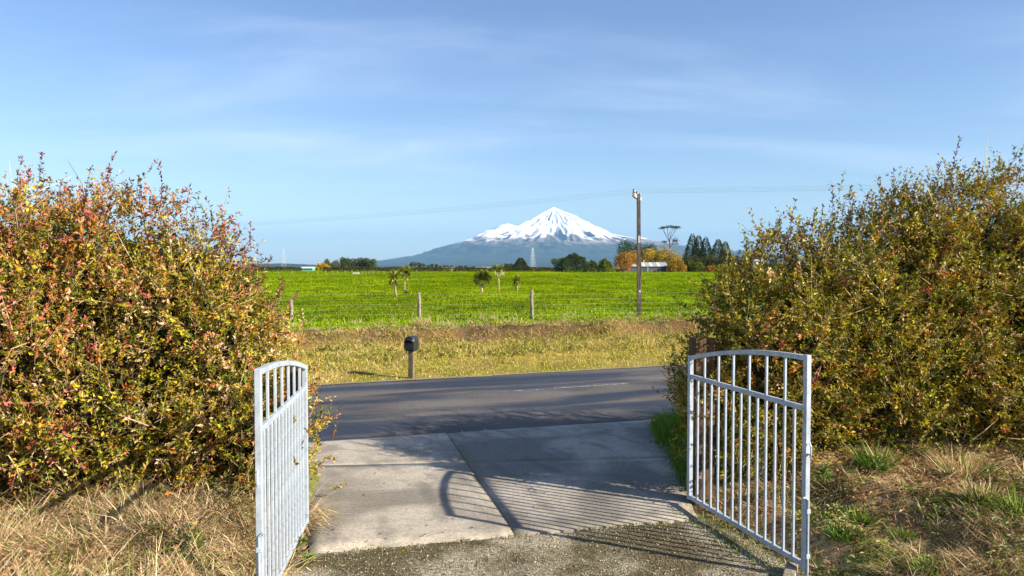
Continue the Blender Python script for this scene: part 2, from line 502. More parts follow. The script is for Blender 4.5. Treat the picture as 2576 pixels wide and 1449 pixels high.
def axis(dense_lo, dense_hi, step, lo, hi, g=1.18):
    a = list(np.arange(dense_lo, dense_hi + 1e-6, step))
    s = step
    while a[-1] < hi: s *= g; a.append(a[-1] + s)
    s = step; b = []
    c = dense_lo
    while c > lo: s *= g; c -= s; b.append(c)
    return np.array(b[::-1] + a)
gx = axis(-9, 9, 0.13, -48000, 48000)
gy = axis(3.2, 31, 0.13, -6000, 60000, 1.14)
X, Y = np.meshgrid(gx, gy)
Z = gh(X, Y)
def ground_col(x, y):
    xl, xr = drive_edges(y); vn = v_near(x, y); vf = v_far(x, y)
    n1 = fbm(x * 0.9, y * 0.9, 0, 31)[..., None]; n2 = fbm(x * 3.1, y * 3.1, 0, 32)[..., None]
    soil = np.array([0.20, 0.125, 0.06]); straw = np.array([0.36, 0.27, 0.14]); green = np.array([0.10, 0.16, 0.025])
    bank = soil + (straw - soil) * sstep(0.35, 0.65, n2) 
    bank = bank + (green - bank) * sstep(0.52, 0.7, n1) * 0.7
    verge = np.array([0.27, 0.21, 0.07]) + (np.array([0.18, 0.18, 0.035]) - np.array([0.27, 0.21, 0.07])) * sstep(0.4, 0.65, n1)
    cutc = np.array([0.11, 0.072, 0.038]) + (np.array([0.36, 0.18, 0.06]) - np.array([0.11, 0.072, 0.038])) * np.clip(sstep(0.42, 0.62, fbm(x * 0.9 + 3, y * 0.9, 0, 33)) * (0.12 + np.exp(-((x + 5.2) / 2.2) ** 2)), 0, 1)[..., None]
    f1 = fbm(x * 0.22, y * 0.22, 0, 34)[..., None]; f2 = fbm(x * 0.03, y * 0.03, 0, 35)[..., None]
    fd, fl = np.array([0.098, 0.168, 0.002]), np.array([0.195, 0.262, 0.004])
    field = fd + (fl - fd) * sstep(0.3, 0.7, 0.6 * f1 + 0.4 * f2)
    field = field * (0.62 + 0.7 * fbm(x * .035 + 7, y * .02, 0, 265))[..., None] * (0.50 + 1.0 * fbm(x * .30, y * .16, 0, 263))[..., None]
    lip = 7.0 + (fbm(x * 0.8, 1.7, 0, 36) - 0.5)
    w_v = sstep(-0.1, 0.3, vf)[..., None]; w_c = (sstep(4.9, 5.7, vf) * (1 - sstep(6.1, 6.8, vf)))[..., None]; w_f = sstep(-0.3, 0.7, vf - lip)[..., None]
    c = bank * (1 - w_v) + verge * w_v
    c = c * (1 - w_c) + cutc * w_c
    c = c * (1 - w_f) + field * w_f
    far = sstep(350, 900, y)[..., None] * (1.0)
    p = vnoise(x / 420, y / 900, 0, 37)[..., None]
    pc = np.where(p > 0.6, np.array([0.16, 0.19, 0.05]), np.where(p > 0.42, np.array([0.09, 0.15, 0.03]), np.array([0.05, 0.08, 0.025])))
    return c * (1 - far) + pc * far
GC = ground_col(X, Y)
nx, ny = len(gx), len(gy)
idx = np.arange(nx * ny).reshape(ny, nx)
FQ = np.stack([idx[:-1, :-1], idx[:-1, 1:], idx[1:, 1:], idx[1:, :-1]], -1).reshape(-1, 4)
obj('ground', mesh_data('ground', np.stack([X, Y, Z], -1), FQ, M_ground, GC.reshape(-1, 3), True), kind='structure')

# road sheet
rx = np.concatenate([np.linspace(-400, -16, 40), np.linspace(-15, 15, 121), np.linspace(16, 400, 40)])
rv = []
for x in rx:
    y0 = 11.95 + 0.30 * np.clip(x, -8, 8) + ROAD_S * (x - np.clip(x, -8, 8)) + 0.06 * (vnoise(x * 2.1, 0.3, 0, 41) - 0.5)
    y1 = 18.0 + ROAD_S * x + 0.16 * (fbm(x * 2.6, 0.9, 0, 42) - 0.5)
    for k in range(9):
        t = k / 8; rv.append((x, y0 + (y1 - y0) * t, 0.05 * math.sin(math.pi * t) - 0.004))
rv = np.array(rv); n = len(rx); ii = np.arange(n * 9).reshape(n, 9)
road = obj('road', mesh_data('road', rv, np.stack([ii[:-1, :-1], ii[1:, :-1], ii[1:, 1:], ii[:-1, 1:]], -1).reshape(-1, 4), M_road, None, True), kind='structure')
def road_z(x, y):
    y0 = 11.95 + 0.30 * np.clip(x, -8, 8) + ROAD_S * (x - np.clip(x, -8, 8)); y1 = 18.0 + ROAD_S * x
    return 0.05 * math.sin(math.pi * min(max((y - y0) / (y1 - y0), 0), 1)) - 0.004
V, Fq = [], []
exs = np.linspace(-14, 14, 300)
for k_, x in enumerate(exs):
    y1 = 18.0 + ROAD_S * x + 0.16 * (fbm(x * 2.6, 0.9, 0, 42) - 0.5); w_ = 0.03 + 0.09 * fbm(x * 4.1, 2.2, 0, 44)
    V += [(x, y1 - w_, 0.012), (x, y1 + w_ + .03, 0.012)]
Fq = [(2*k, 2*k+2, 2*k+3, 2*k+1) for k in range(len(exs) - 1)]
obj('chip_edge', mesh_data('chip_edge', V, Fq, plain('edge_chips', (0.24, 0.21, 0.14), .9, .2, var=.5, scale=18)), road)
# worn centre dashes
d_mid = lambda x: 15.28 + 0.383 * x
for a in (-18.9, -9.4, 0.05, 9.5, 19.0):
    V, Fq = [], []
    m = 14
    for k in range(m + 1):
        x = a + 2.75 * k / m
        for s in (-1, 1):
            yy = d_mid(x) + s * (0.032 + 0.014 * (vnoise(x * 9, s * 3.1, 0, 43) - 0.5))
            V.append((x, yy, road_z(x, yy) + 0.005))
    for k in range(m): Fq.append((2*k, 2*k+2, 2*k+3, 2*k+1))
    obj('lane_marking', mesh_data('lane_marking', V, Fq, M_paint), road)
# pale scuff on the seal beside the apron
mb = MB()
for (pa, pb, w) in (((1085, 1092), (1205, 1084), .012), ((1215, 1078), (1232, 1088), .03), ((1160, 1083), (1166, 1090), .02)):
    A, B = gp(*pa, 0.0), gp(*pb, 0.0); d = unit(B - A); s = np.array([-d[1], d[0], 0]) * w
    pts = []
    for k in range(9):
        p = A + (B - A) * k / 8; ww = (0.3 + vnoise(k * 0.9, w * 99, 0, 5)) * (1 - abs(k / 4 - 1) * 0.8)
        for q in (-1, 1):
            r = p + s * q * ww; pts.append((r[0], r[1], road_z(r[0], r[1]) + 0.006))
    mb.add(pts, [(2*k, 2*k+2, 2*k+3, 2*k+1) for k in range(8)])
mb.build('paint_scuff', M_paint, road)

# concrete apron: four cast slabs with open joints
driveway = obj('driveway', None, None, (0, 0, 0), None, kind='structure')
def lerp2(q, u, v): return (q[0]*(1-u)+q[1]*u)*(1-v) + (q[3]*(1-u)+q[2]*u)*v
P_nl = np.array([-1.95, 6.72, 0]); P_nr = np.array([2.02, 7.62, 0])          # near edge
P_fl = np.array([-3.45, 10.95, 0]); P_fr = np.array([2.60, 12.68, 0])        # road edge
J_n = gp(1295, 1345, 0); J_f = gp(1125, 1091, 0); T_l = gp(770, 1172, 0); T_r = gp(1716, 1152, 0)
def xline(p, q, r, s):
    A = np.array([[q[0]-p[0], -(s[0]-r[0])], [q[1]-p[1], -(s[1]-r[1])]]); b = np.array([r[0]-p[0], r[1]-p[1]])
    t = np.linalg.solve(A, b)[0]; return p + (q - p) * t
J_x = xline(J_n, J_f, T_l, T_r); T_l = xline(P_nl, P_fl, T_l, T_r)
J_n = xline(J_n, J_f, P_nl, P_nr); J_f = xline(J_n, J_f, P_fl, P_fr)
obj('joint_filler', mesh_data('joint_filler', [P_nl + [.06, .06, -.001], P_nr + [-.06, .03, -.001], P_fr + [-.06, -.06, -.001], P_fl + [.06, -.03, -.001]], [(0, 1, 2, 3)], plain('joint_dirt', (0.07, 0.06, 0.035), .95, .05, var=.4, scale=12)), driveway)
quads = [(P_nl, J_n, J_x, T_l), (J_n, P_nr, T_r, J_x), (T_l, J_x, J_f, P_fl), (J_x, T_r, P_fr, J_f)]
for qi, q in enumerate(quads):
    q = [np.array(p, float) for p in q]; cen = sum(q) / 4
    q = [p + unit(cen - p) * 0.007 for p in q]
    V, Fq, m = [], [], 14
    for j in range(m + 1):
        for i in range(m + 1):
            u, v = i / m, j / m; p = lerp2(q, u, v)
            if i == m and qi in (1, 3): p = p + np.array([0.10 * (fbm(p[1] * 1.7, 2.0, 0, 45) - 0.35), 0, 0])
            if j == 0 and qi in (0, 1): p = p + np.array([0, 0.07 * (fbm(p[0] * 2.2, 5.0, 0, 46) - 0.5), 0])
            e = 0.006 if i in (0, m) or j in (0, m) else 0.0
            V.append((p[0], p[1], 0.008 - e))
    for j in range(m):
        for i in range(m):
            a = j * (m + 1) + i; Fq.append((a, a + 1, a + m + 2, a + m + 1))
    # skirt
    ring = [i for i in range(m + 1)] + [j * (m + 1) + m for j in range(1, m + 1)] + [m * (m + 1) + i for i in range(m - 1, -1, -1)] + [j * (m + 1) for j in range(m - 1, 0, -1)]
    b0 = len(V)
    for r in ring: V.append((V[r][0], V[r][1], -0.06))
    for k in range(len(ring)):
        k2 = (k + 1) % len(ring); Fq.append((ring[k], b0 + k, b0 + k2, ring[k2]))
    obj('slab', mesh_data('slab', V, Fq, M_conc, None, True), driveway)
# gravel sheet in front of the slabs
gxs = np.arange(-2.6, 3.61, 0.12); gys = np.arange(-4.0, 7.95, 0.12)
GX, GY = np.meshgrid(gxs, gys)
GZ = -0.003 + 0.018 * (fbm(GX * 1.5, GY * 1.5, 0, 51) - 0.5) + 0.012 * (fbm(GX * 9, GY * 9, 0, 52) - 0.5)
yn = np.interp(GX, [-1.95, 2.02], [6.72, 7.62])
GZ = np.where(GY > yn - 0.05, -0.022, GZ)
ii = np.arange(GX.size).reshape(GX.shape)
FG = np.stack([ii[:-1, :-1], ii[:-1, 1:], ii[1:, 1:], ii[1:, :-1]], -1).reshape(-1, 4)
cy = GY.ravel()[FG].mean(1); cx = GX.ravel()[FG].mean(1)
FG = FG[cy < np.interp(cx, [-1.95, 2.02], [6.72, 7.62]) + 0.3]
obj('gravel', mesh_data('gravel', np.stack([GX, GY, GZ], -1), FG, M_gravel, None, True), kind='structure')
# loose chips
n = 9000
sx = rng.uniform(-2.2, 3.0, n); sy = rng.uniform(4.3, 7.7, n)
k = sy < np.interp(sx, [-1.95, 2.02], [6.72, 7.62]) - 0.01 + np.maximum(0, rng.normal(-0.12, 0.10, n)); sx, sy = sx[k], sy[k]; n = len(sx)
sr = rng.uniform(0.004, 0.011, n) * np.where(rng.random(n) < 0.04, 1.8, 1)
O = np.array([(1,0,0),(-1,0,0),(0,1,0),(0,-1,0),(0,0,1),(0,0,-1)], float)
OV = O[None] * rng.uniform(0.6, 1.3, (n, 6, 1)) * sr[:, None, None] + rng.normal(0, 0.15, (n, 6, 3)) * sr[:, None, None]
OV[..., 2] *= 0.7
yy_in = sy < np.interp(sx, [-1.95, 2.02], [6.72, 7.62])
zb = np.where(yy_in, -0.003 + 0.018 * (fbm(sx * 1.5, sy * 1.5, 0, 51) - 0.5), 0.010)
OV += np.stack([sx, sy, zb + sr * 0.35], 1)[:, None, :]
OF = np.array([(0,2,4),(2,1,4),(1,3,4),(3,0,4),(2,0,5),(1,2,5),(3,1,5),(0,3,5)])
cc = pick([(0.34,0.29,0.21),(0.22,0.18,0.12),(0.45,0.40,0.32),(0.13,0.10,0.06)], [4,5,1,3], n)
obj('loose_chips', mesh_data('loose_chips', OV.reshape(-1, 3), (np.arange(n)[:, None, None] * 6 + OF[None]).reshape(-1, 3), M_stone, np.repeat(cc, 6, 0)),
    kind='stuff', label='loose stone chips scattered over the gravel drive', cat='gravel')

# ------------------------------------------------------------------ mountain, hills
MD = 29000.0; PXM = MD / F_PX
mx0 = (1393 - 1288) / F_PX * MD
def mount_h(x, y):
    dx, dy = (x - mx0) / PXM, (y - MD) / PXM
    r = np.hypot(dx, dy); th = np.arctan2(dy, dx)
    R = np.interp(r, [0, 10, 27, 57, 107, 147, 182, 240, 307, 457, 600, 900, 1100], [151, 146, 136, 120, 95, 76, 66, 56, 47, 32, 20, 6, 0])
    L = np.interp(r, [0, 10, 23, 53, 93, 138, 193, 223, 243, 313, 363, 443, 600, 800], [151, 146, 137, 118, 98, 84, 70, 57, 50, 31, 20, 12, 4, 0])
    w = sstep(-1, 1, np.cos(th))
    h = L * (1 - w) + R * w
    h = h + 15 * np.exp(-np.abs((dx + 124) / 24) ** 3 - ((dy + 15) / 26) ** 2)
    # radial gullies and ridges
    cx, cy = np.cos(th), np.sin(th)
    wob = fbm(dx / 40, dy / 40, 0, 61) * 1.2
    g1 = 1 - np.abs(2 * vnoise(cx * 3.2 + 10, cy * 3.2 + 10, r / 120 + wob * 0.3, 62) - 1)
    g2 = 1 - np.abs(2 * vnoise(cx * 8 + 30, cy * 8 + 30, r / 60 + wob * 0.4, 63) - 1)
    g3 = 1 - np.abs(2 * vnoise(cx * 17 + 50, cy * 17 + 50, r / 28 + wob * 0.6, 64) - 1)
    amp = sstep(4, 50, r) * (1 - sstep(220, 520, r)) * (1 + 0.7 * sstep(100, 180, r))
    h = h + amp * (8.0 * (g1 - 0.6) + 8.0 * (g2 - 0.6) + 6.0 * (g3 - 0.6)) + 2.2 * amp * (fbm(dx / 9, dy / 9, 0, 65) - 0.5)
    h = h + 2.0 * (fbm(dx / 5, dy / 5, 0, 66) - 0.5) * (1 - sstep(0, 140, r))
    return np.maximum(h * PXM + CAM_H, -30 + 0 * h)
nr, nt = 180, 420
rr = 1120 * (np.linspace(0, 1, nr) ** 1.9)
tt = np.linspace(0, 2 * np.pi, nt, endpoint=False)
RR, TT = np.meshgrid(rr, tt, indexing='ij')
MX, MY = mx0 + RR * PXM * np.cos(TT), MD + RR * PXM * np.sin(TT)
MZ = mount_h(MX, MY)
ii = np.arange(nr * nt).reshape(nr, nt); jj = np.roll(ii, -1, 1)
FM = np.stack([ii[:-1], ii[1:], jj[1:], jj[:-1]], -1).reshape(-1, 4)
def mountain_mat():
    t = NT('snow_rock_forest')
    geo = t.node('ShaderNodeNewGeometry')
    sp = t.node('ShaderNodeSeparateXYZ'); t.l.new(t.tc.outputs['Object'], sp.inputs[0])
    sn = t.node('ShaderNodeSeparateXYZ'); t.l.new(geo.outputs['Normal'], sn.inputs[0])
    n = t.noise(0.0022, 6, 0.6); n2 = t.noise(0.008, 4, 0.6)
    hz = t.math('ADD', sp.outputs[2], t.math('MULTIPLY', t.math('SUBTRACT', n, 0.5), 700))
    hz = t.math('ADD', hz, t.math('MULTIPLY', t.math('SUBTRACT', sn.outputs[2], 0.84), 900))
    snow = t.ramp(hz, 1030, 1250)
    steep = t.math('MULTIPLY', t.ramp(sn.outputs[2], 0.74, 0.60), t.ramp(n2, 0.45, 0.6, 0.05, 0.6))
    rock = t.mix(t.ramp(n2, 0.35, 0.65), (0.12, 0.085, 0.07), (0.27, 0.20, 0.16))
    forest = t.mix(t.ramp(n, 0.3, 0.7), (0.018, 0.030, 0.022), (0.055, 0.072, 0.042))
    tus = t.ramp(hz, 860, 980)
    c = t.mix(tus, forest, rock)
    c = t.mix(snow, c, (0.92, 0.92, 0.93))
    c = t.mix(t.math('MULTIPLY', steep, snow), c, rock)
    return t.fin(c, 0.8, 0.1)
obj('mountain', mesh_data('mountain', np.stack([MX, MY, MZ], -1), FM, mountain_mat(), None, True),
    label='snow capped volcanic cone rising behind the farmland', cat='mountain', kind='structure')
def ridge(name, Yd, pts, seed, colr, thick):
    xs = np.linspace(pts[0][0], pts[-1][0], 160)
    ys = np.interp(xs, [p[0] for p in pts], [p[1] for p in pts])
    V, m = [], 8
    for k, (px, py) in enumerate(zip(xs, ys)):
        top = max(0.0, (672 - py) / F_PX * Yd) * (0.85 + 0.3 * fbm(k * 0.15, seed, 0, seed))
        for j in range(m + 1):
            t = j / m
            yy = Yd + (t - 0.5) * thick
            V.append(((px - 1288) / F_PX * Yd, yy, CAM_H + top * math.sin(math.pi * t) * (0.9 + 0.2 * vnoise(k * 0.3, j * 0.8, 0, seed)) - 3 * (t in (0, 1)) - 4))
    ii = np.arange(160 * (m + 1)).reshape(160, m + 1)
    Fq = np.stack([ii[:-1, :-1], ii[1:, :-1], ii[1:, 1:], ii[:-1, 1:]], -1).reshape(-1, 4)
    obj(name, mesh_data(name, V, Fq, plain(name + '_cover', colr, 0.9, 0.1, var=0.5, scale=0.01), None, True), kind='structure')
ridge('hills', 9500, [(-900, 668), (300, 664), (640, 664), (720, 662.5), (790, 665), (900, 669), (1000, 670)], 71, (0.035, 0.055, 0.03), 2500)
ridge('hills', 24000, [(1830, 668), (1850, 640), (1868, 628), (1880, 633), (1900, 645), (2000, 655), (2500, 660), (3400, 668)], 72, (0.04, 0.06, 0.035), 5000)

# ------------------------------------------------------------------ hedges beside the gate
def make_hedge(label, xk, hk, yf, thick, zb, xr, sgn, n_twig, cols, prob_fn, seed, n_shoot, shoot_x):
    root = thing('hedge', label, 'hedge', (float(np.mean(xr)), float(yf(np.mean(xr))) + thick / 2, 0.0), group=None)
    off = np.array(root.location)
    xe = xk[-1] if sgn < 0 else xk[0]
    def D(x, y, z):
        H = np.interp(x, xk, hk)
        k = 3.2
        bul = 0.22 * (z - 1.7) ** 2 / 2.0
        d = [y - (yf(x) + bul), yf(x) + thick - y, (H - z) * 0.85, (x - xe) if sgn > 0 else (xe - x), z - zb(x)]
        e = sum(np.exp(-k * np.clip(q, -3, 6)) for q in d)
        s = -np.log(e) / k + 0.02
        s = s + 0.75 * (fbm(x * 1.5, y * 1.5, z * 1.5, seed, 3) - 0.5) + 0.72 * (vnoise(x * 3.3, y * 3.3, z * 3.3, seed + 5) - 0.5) + 0.25 * (vnoise(x * 7, y * 7, z * 7, seed + 6) - 0.5)
        return s
    P = []
    tot = 0
    while tot < n_twig:
        m = 200000
        x = rng.uniform(xr[0], xr[1], m); y = yf(x) - 0.4 + rng.uniform(0, 1, m) * (thick + 0.8); z = rng.uniform(0.1, 4.4, m)
        s = D(x, y, z)
        # dense shell, thinner inside; fewer on the far side
        w = np.where(s < 0.42, sstep(-0.16, 0.16, s), np.where(s < 0.8, 0.2, 0.0))
        back = (y - yf(x)) / thick
        w = w * np.where(back > 0.65, 0.35, 1.0) * np.where(np.abs(x) > 6.9, 0.5, 1.0)
        keep = rng.random(m) < w
        p = np.stack([x, y, z], 1)[keep]; P.append(p); tot += len(p)
    P = np.concatenate(P)[:n_twig]
    e = 0.06
    s0 = D(*P.T)
    N = -np.stack([D(P[:, 0] + e, P[:, 1], P[:, 2]) - s0, D(P[:, 0], P[:, 1] + e, P[:, 2]) - s0, D(P[:, 0], P[:, 1], P[:, 2] + e) - s0], 1)
    N = unit(N)
    n = len(P)
    T = unit(N * 0.60 + np.array([0, 0, 0.50]) + rng.normal(0, 0.45, (n, 3)))
    L = rng.uniform(0.16, 0.38, n) * np.where(rng.random(n) < 0.05 + 0.22 * sstep(0.2, -0.1, s0) * sstep(2.0, 3.0, P[:, 2]), 1.7, 1.0)
    nl = 15
    tk = (np.arange(nl)[None] + rng.uniform(0, 1, (n, nl))) / nl
    B = P[:, None] + T[:, None] * (L[:, None] * tk)[..., None] + rng.normal(0, 0.012, (n, nl, 3))
    ax = unit(np.cross(T, unit(rng.normal(size=(n, 3))))); ay = np.cross(T, ax)
    ph = np.arange(nl)[None] * 2.4 + rng.normal(0, 0.5, (n, nl))
    LD = unit(T[:, None] * 0.70 + 0.75 * (np.cos(ph)[..., None] * ax[:, None] + np.sin(ph)[..., None] * ay[:, None]) + rng.normal(0, 0.22, (n, nl, 3)))
    B = B.reshape(-1, 3); LD = LD.reshape(-1, 3)
    TW = np.repeat(np.arange(n), nl)
    LL = rng.uniform(0.038, 0.074, len(B)) * (1.15 - 0.45 * tk.ravel()); LW = LL * rng.uniform(0.42, 0.62, len(B))
    pr = prob_fn(P, s0)[TW]
    pr = pr + 0.0
    LC0 = pick(cols, prob_fn(P, s0), n, 0.22)[TW]
    LC = np.where(rng.random((len(B), 1)) < 0.72, LC0 * np.exp(rng.normal(0, .15, (len(B), 1))), pick(cols, pr, len(B), 0.22))
    LC = np.clip(LC, 0, 0.9)
    FN = (N * 0.6 + np.array([0, 0, 0.7]))[TW]
    # the 300 largest leaves nearest the viewer become parts of their own
    vis = (np.abs(B[:, 0] / B[:, 1]) < 0.72) & (s0[TW] < 0.14) & (B[:, 1] < yf(B[:, 0]) + 0.5)
    score = np.where(vis, LL / B[:, 1], 0)
    big = np.argsort(-score)[:300]
    mask = np.ones(len(B), bool); mask[big] = False
    V, Fc, C = leaves(B[mask], LD[mask], LL[mask], LW[mask], LC[mask], face=FN[mask])
    obj('foliage', mesh_data('foliage', V - off, Fc, M_leaf, C), root, kind='stuff')
    pal = []
    for k in range(24):
        j = big[k]
        v, f, c = leaves(np.zeros((1, 3)), np.array([[0, 0, 1.0]]), np.array([0.062]), np.array([0.029]), LC[j:j + 1])
        pal.append(mesh_data('leaf', v, f, M_leaf, c))
    for q, j in enumerate(big):
        o = obj('leaf', pal[q % 24], root, B[j] - off)
        o.rotation_euler = Vector(LD[j]).to_track_quat('Z', 'Y').to_euler()
    # twigs carrying the leaves, long bare shoots and inner limbs
    tc = pick([(0.34, 0.22, 0.12), (0.50, 0.35, 0.21), (0.20, 0.13, 0.07)], [3, 3, 2], n)
    tw = sticks(P - T * 0.05, P + T * L[:, None], 0.0026, 0.0012, tc)
    k = rng.choice(np.where((s0 < 0.30) & (np.abs(P[:, 0]) > 2.95))[0], 620)
    k = k[:300]
    q0 = P[k] - N[k] * 0.15
    dirv = unit(N[k] * 0.5 + rng.normal(0, 0.6, (300, 3)) + np.array([-sgn * 0.25, -0.15, 0.45]))
    ln = rng.uniform(0.25, 0.7, 300)
    qm = q0 + dirv * (ln * 0.5)[:, None]
    d2 = unit(dirv + rng.normal(0, 0.25, (300, 3)))
    q1 = qm + d2 * (ln * 0.5)[:, None]
    bc = pick([(0.50, 0.36, 0.24), (0.40, 0.26, 0.16), (0.58, 0.44, 0.32)], [3, 2, 2], 300)
    st = join(tw, sticks(q0, qm, 0.006, 0.0045, bc), sticks(qm, q1, 0.0045, 0.002, bc))
    obj('twigs', mesh_data('twigs', st[0] - off, st[1], M_bark, st[2]), root, kind='stuff')
    # dead brush plus oversized leaves added to stop sun leaking through the hedge
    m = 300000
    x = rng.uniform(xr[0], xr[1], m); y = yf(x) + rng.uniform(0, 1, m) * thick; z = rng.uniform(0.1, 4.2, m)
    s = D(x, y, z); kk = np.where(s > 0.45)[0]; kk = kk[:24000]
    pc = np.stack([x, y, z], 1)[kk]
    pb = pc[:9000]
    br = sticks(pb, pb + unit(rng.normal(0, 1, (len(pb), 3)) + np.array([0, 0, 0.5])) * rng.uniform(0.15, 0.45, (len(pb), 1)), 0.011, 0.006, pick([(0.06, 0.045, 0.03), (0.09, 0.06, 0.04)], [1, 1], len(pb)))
    il = leaves(pc, rng.normal(0, 1, (len(kk), 3)), 0.20, 0.15, pick([(0.045, 0.055, 0.012), (0.06, 0.05, 0.015)], [1, 1], len(kk)))  # light-blocking leaves, coloured dark to imitate deep interior shade
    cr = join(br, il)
    obj('brush_light_block', mesh_data('brush_light_block', cr[0] - off, cr[1], M_bark, cr[2]), root, kind='stuff')
    # stems standing in the ground
    for x in np.arange(min(xr) + 0.4, max(xr) - 0.3, 0.85):
        xx = x + rng.uniform(-.2, .2)
        if (sgn > 0 and xx < xe + 0.4) or (sgn < 0 and xx > xe - 0.4): continue
        yb = float(yf(xx)) + thick * 0.5; z0 = float(gh(xx, yb)) - 0.1
        mb = MB()
        for b in range(3):
            t = np.linspace(0, 1, 6); a = rng.uniform(0, 6.28); sp = rng.uniform(0.25, 0.75)
            pts = np.stack([xx + np.cos(a) * sp * t ** 1.3, yb + np.sin(a) * sp * 0.7 * t ** 1.3, z0 + t * rng.uniform(1.6, 2.2)], 1)
            pts[1:-1] += rng.normal(0, 0.03, (4, 3))
            mb.tube(pts - off, np.linspace(0.045, 0.014, 6), 6, col=(0.17, 0.12, 0.08))
        mb.build('stem', M_bark, root, True)
    # whippy shoots above the clipped top, each a part of its own
    extra = []
    for (px, py0, py1, lean) in shoot_x:
        for _ in range(2): extra.append((px + rng.uniform(-22, 22), py0 + rng.uniform(-5, 15), py0 - (py0 - py1) * rng.uniform(0.15, 0.6), rng.uniform(-12, 14)))
    for (px, py0, py1, lean) in shoot_x + extra:
        yy = float(yf((px - 1288) / F_PX * 8.4)) + thick * rng.uniform(0.25, 0.6)
        a = at(px, py0, yy); b = at(px + lean, py1, yy + rng.uniform(-.15, .15))
        a = a - (b - a) * 0.35
        t = np.linspace(0, 1, 7)[:, None]
        bend = np.array([rng.normal(0, 0.05), rng.normal(0, 0.04), 0])
        pts = a + (b - a) * t + np.sin(t * np.pi) * bend
        ln = np.linalg.norm(b - a)
        m = int(ln / 0.018)
        u = rng.uniform(0.15, 1.0, m); u[:3] = 0.99
        bp = np.stack([np.interp(u, t[:, 0], pts[:, i]) for i in range(3)], 1)
        ld = unit((b - a) / ln * 0.6 + rng.normal(0, 0.6, (m, 3)))
        lc = pick([(0.20, 0.05, 0.045), (0.13, 0.075, 0.03), (0.26, 0.09, 0.06), (0.10, 0.10, 0.03)], [4, 3, 2, 2] if sgn < 0 else [2, 3, 2, 4], m)
        lv = leaves(bp, ld, rng.uniform(0.03, 0.06, m), rng.uniform(0.012, 0.024, m), lc)
        sk = sticks(pts[:-1], pts[1:], np.linspace(0.0045, 0.002, 6), np.linspace(0.004, 0.0015, 6), np.tile([0.24, 0.13, 0.09], (6, 1)))
        g = join(lv, sk)
        obj('shoot', mesh_data('shoot', g[0] - a, g[1], M_leaf, g[2]), root, a - off)
    return root

HC = [(0.305, 0.275, 0.013), (0.105, 0.130, 0.012), (0.430, 0.320, 0.024), (0.540, 0.170, 0.032), (0.560, 0.165, 0.120), (0.600, 0.420, 0.220), (0.380, 0.185, 0.028)]
def prob_left(P, s):
    cl = fbm(P[:, 0] * 0.9, P[:, 1] * 0.9, P[:, 2] * 0.9, 81)
    red = sstep(0.48, 0.66, cl) * 0.8 + sstep(2.5, 3.4, P[:, 2]) * 0.9 + sstep(-3.8, -5.0, P[:, 0]) * 0.4
    n = len(P)
    return np.stack([np.full(n, 2.8), np.full(n, 2.4), np.full(n, 1.2), 0.2 + 1.0 * red, 0.2 + 1.5 * red, np.full(n, 0.9), 0.9 + 1.3 * red], 1)
def prob_right(P, s):
    cl = fbm(P[:, 0] * 0.9, P[:, 1] * 0.9, P[:, 2] * 0.9, 91)
    red = sstep(0.5, 0.7, cl)
    n = len(P)
    return np.stack([np.full(n, 3.8), np.full(n, 3.0), np.full(n, 1.4), 0.10 + 0.5 * red, 0.05 + 0.25 * red, np.full(n, 0.45), 0.5 + 0.6 * red], 1)
shL = [(52, 520, 396, 2), (95, 470, 388, 12), (75, 520, 430, -4), (150, 505, 455, 8), (182, 500, 470, 3), (222, 500, 420, 8), (270, 520, 385, 22), (290, 500, 430, -14),
       (325, 500, 455, 4), (360, 520, 445, -10), (398, 510, 412, 2), (380, 520, 470, 30), (440, 540, 480, 18), (470, 560, 470, 6), (505, 560, 500, 10), (540, 590, 520, 12),
       (575, 600, 548, 2), (605, 640, 560, 25), (620, 660, 600, 14), (640, 680, 648, 40), (20, 530, 470, -6), (120, 520, 460, -10), (250, 530, 480, -4), (340, 530, 480, 10), (415, 540, 500, -4), (590, 640, 560, -8), (650, 720, 655, 28), (700, 800, 735, 50), (690, 760, 700, 22)]
shR = [(1835, 720, 640, -8), (1880, 690, 610, -12), (1915, 660, 595, 3), (1955, 640, 555, 6), (1985, 620, 505, 16), (2010, 610, 560, -4), (2045, 600, 540, 2), (2090, 580, 470, 4), (2130, 560, 470, 14),
       (2170, 560, 480, 20), (2205, 540, 445, 4), (2245, 530, 430, 3), (2290, 510, 425, -8), (2330, 510, 440, 10), (2365, 500, 410, -2), (2400, 480, 345, 14), (2420, 480, 420, 6), (2455, 480, 415, 4), (2490, 480, 425, 14),
       (2530, 460, 415, 10), (2560, 450, 405, 6), (2270, 530, 470, 10), (2150, 560, 500, -8), (2060, 590, 520, 10), (1930, 650, 580, 18), (2310, 510, 460, -8), (2385, 490, 440, -12)]
L_xk = [-9, -5.1, -4.4, -3.8, -3.45, -3.2, -2.96, -2.68, -2.44]; L_hk = [3.34, 3.30, 3.18, 3.06, 2.88, 2.62, 2.25, 1.75, 1.2]
R_xk = [2.08, 2.28, 2.48, 2.75, 3.02, 3.5, 4.1, 4.6, 5.1, 5.6, 6.5, 9, 12]; R_hk = [1.7, 2.05, 2.3, 2.5, 2.68, 2.92, 3.16, 3.28, 3.44, 3.56, 3.74, 3.76, 3.7]
make_hedge('overgrown hedge with red and green leaves behind the left gate leaf', L_xk, L_hk,
           lambda x: 7.35 + 0.2 * (np.asarray(x) + 2.14), 1.7, lambda x: np.interp(x, [-4.5, -2.6], [0.34, 0.02]), (-7.2, -2.1), -1, 10800, HC, prob_left, 101, 30, shL)
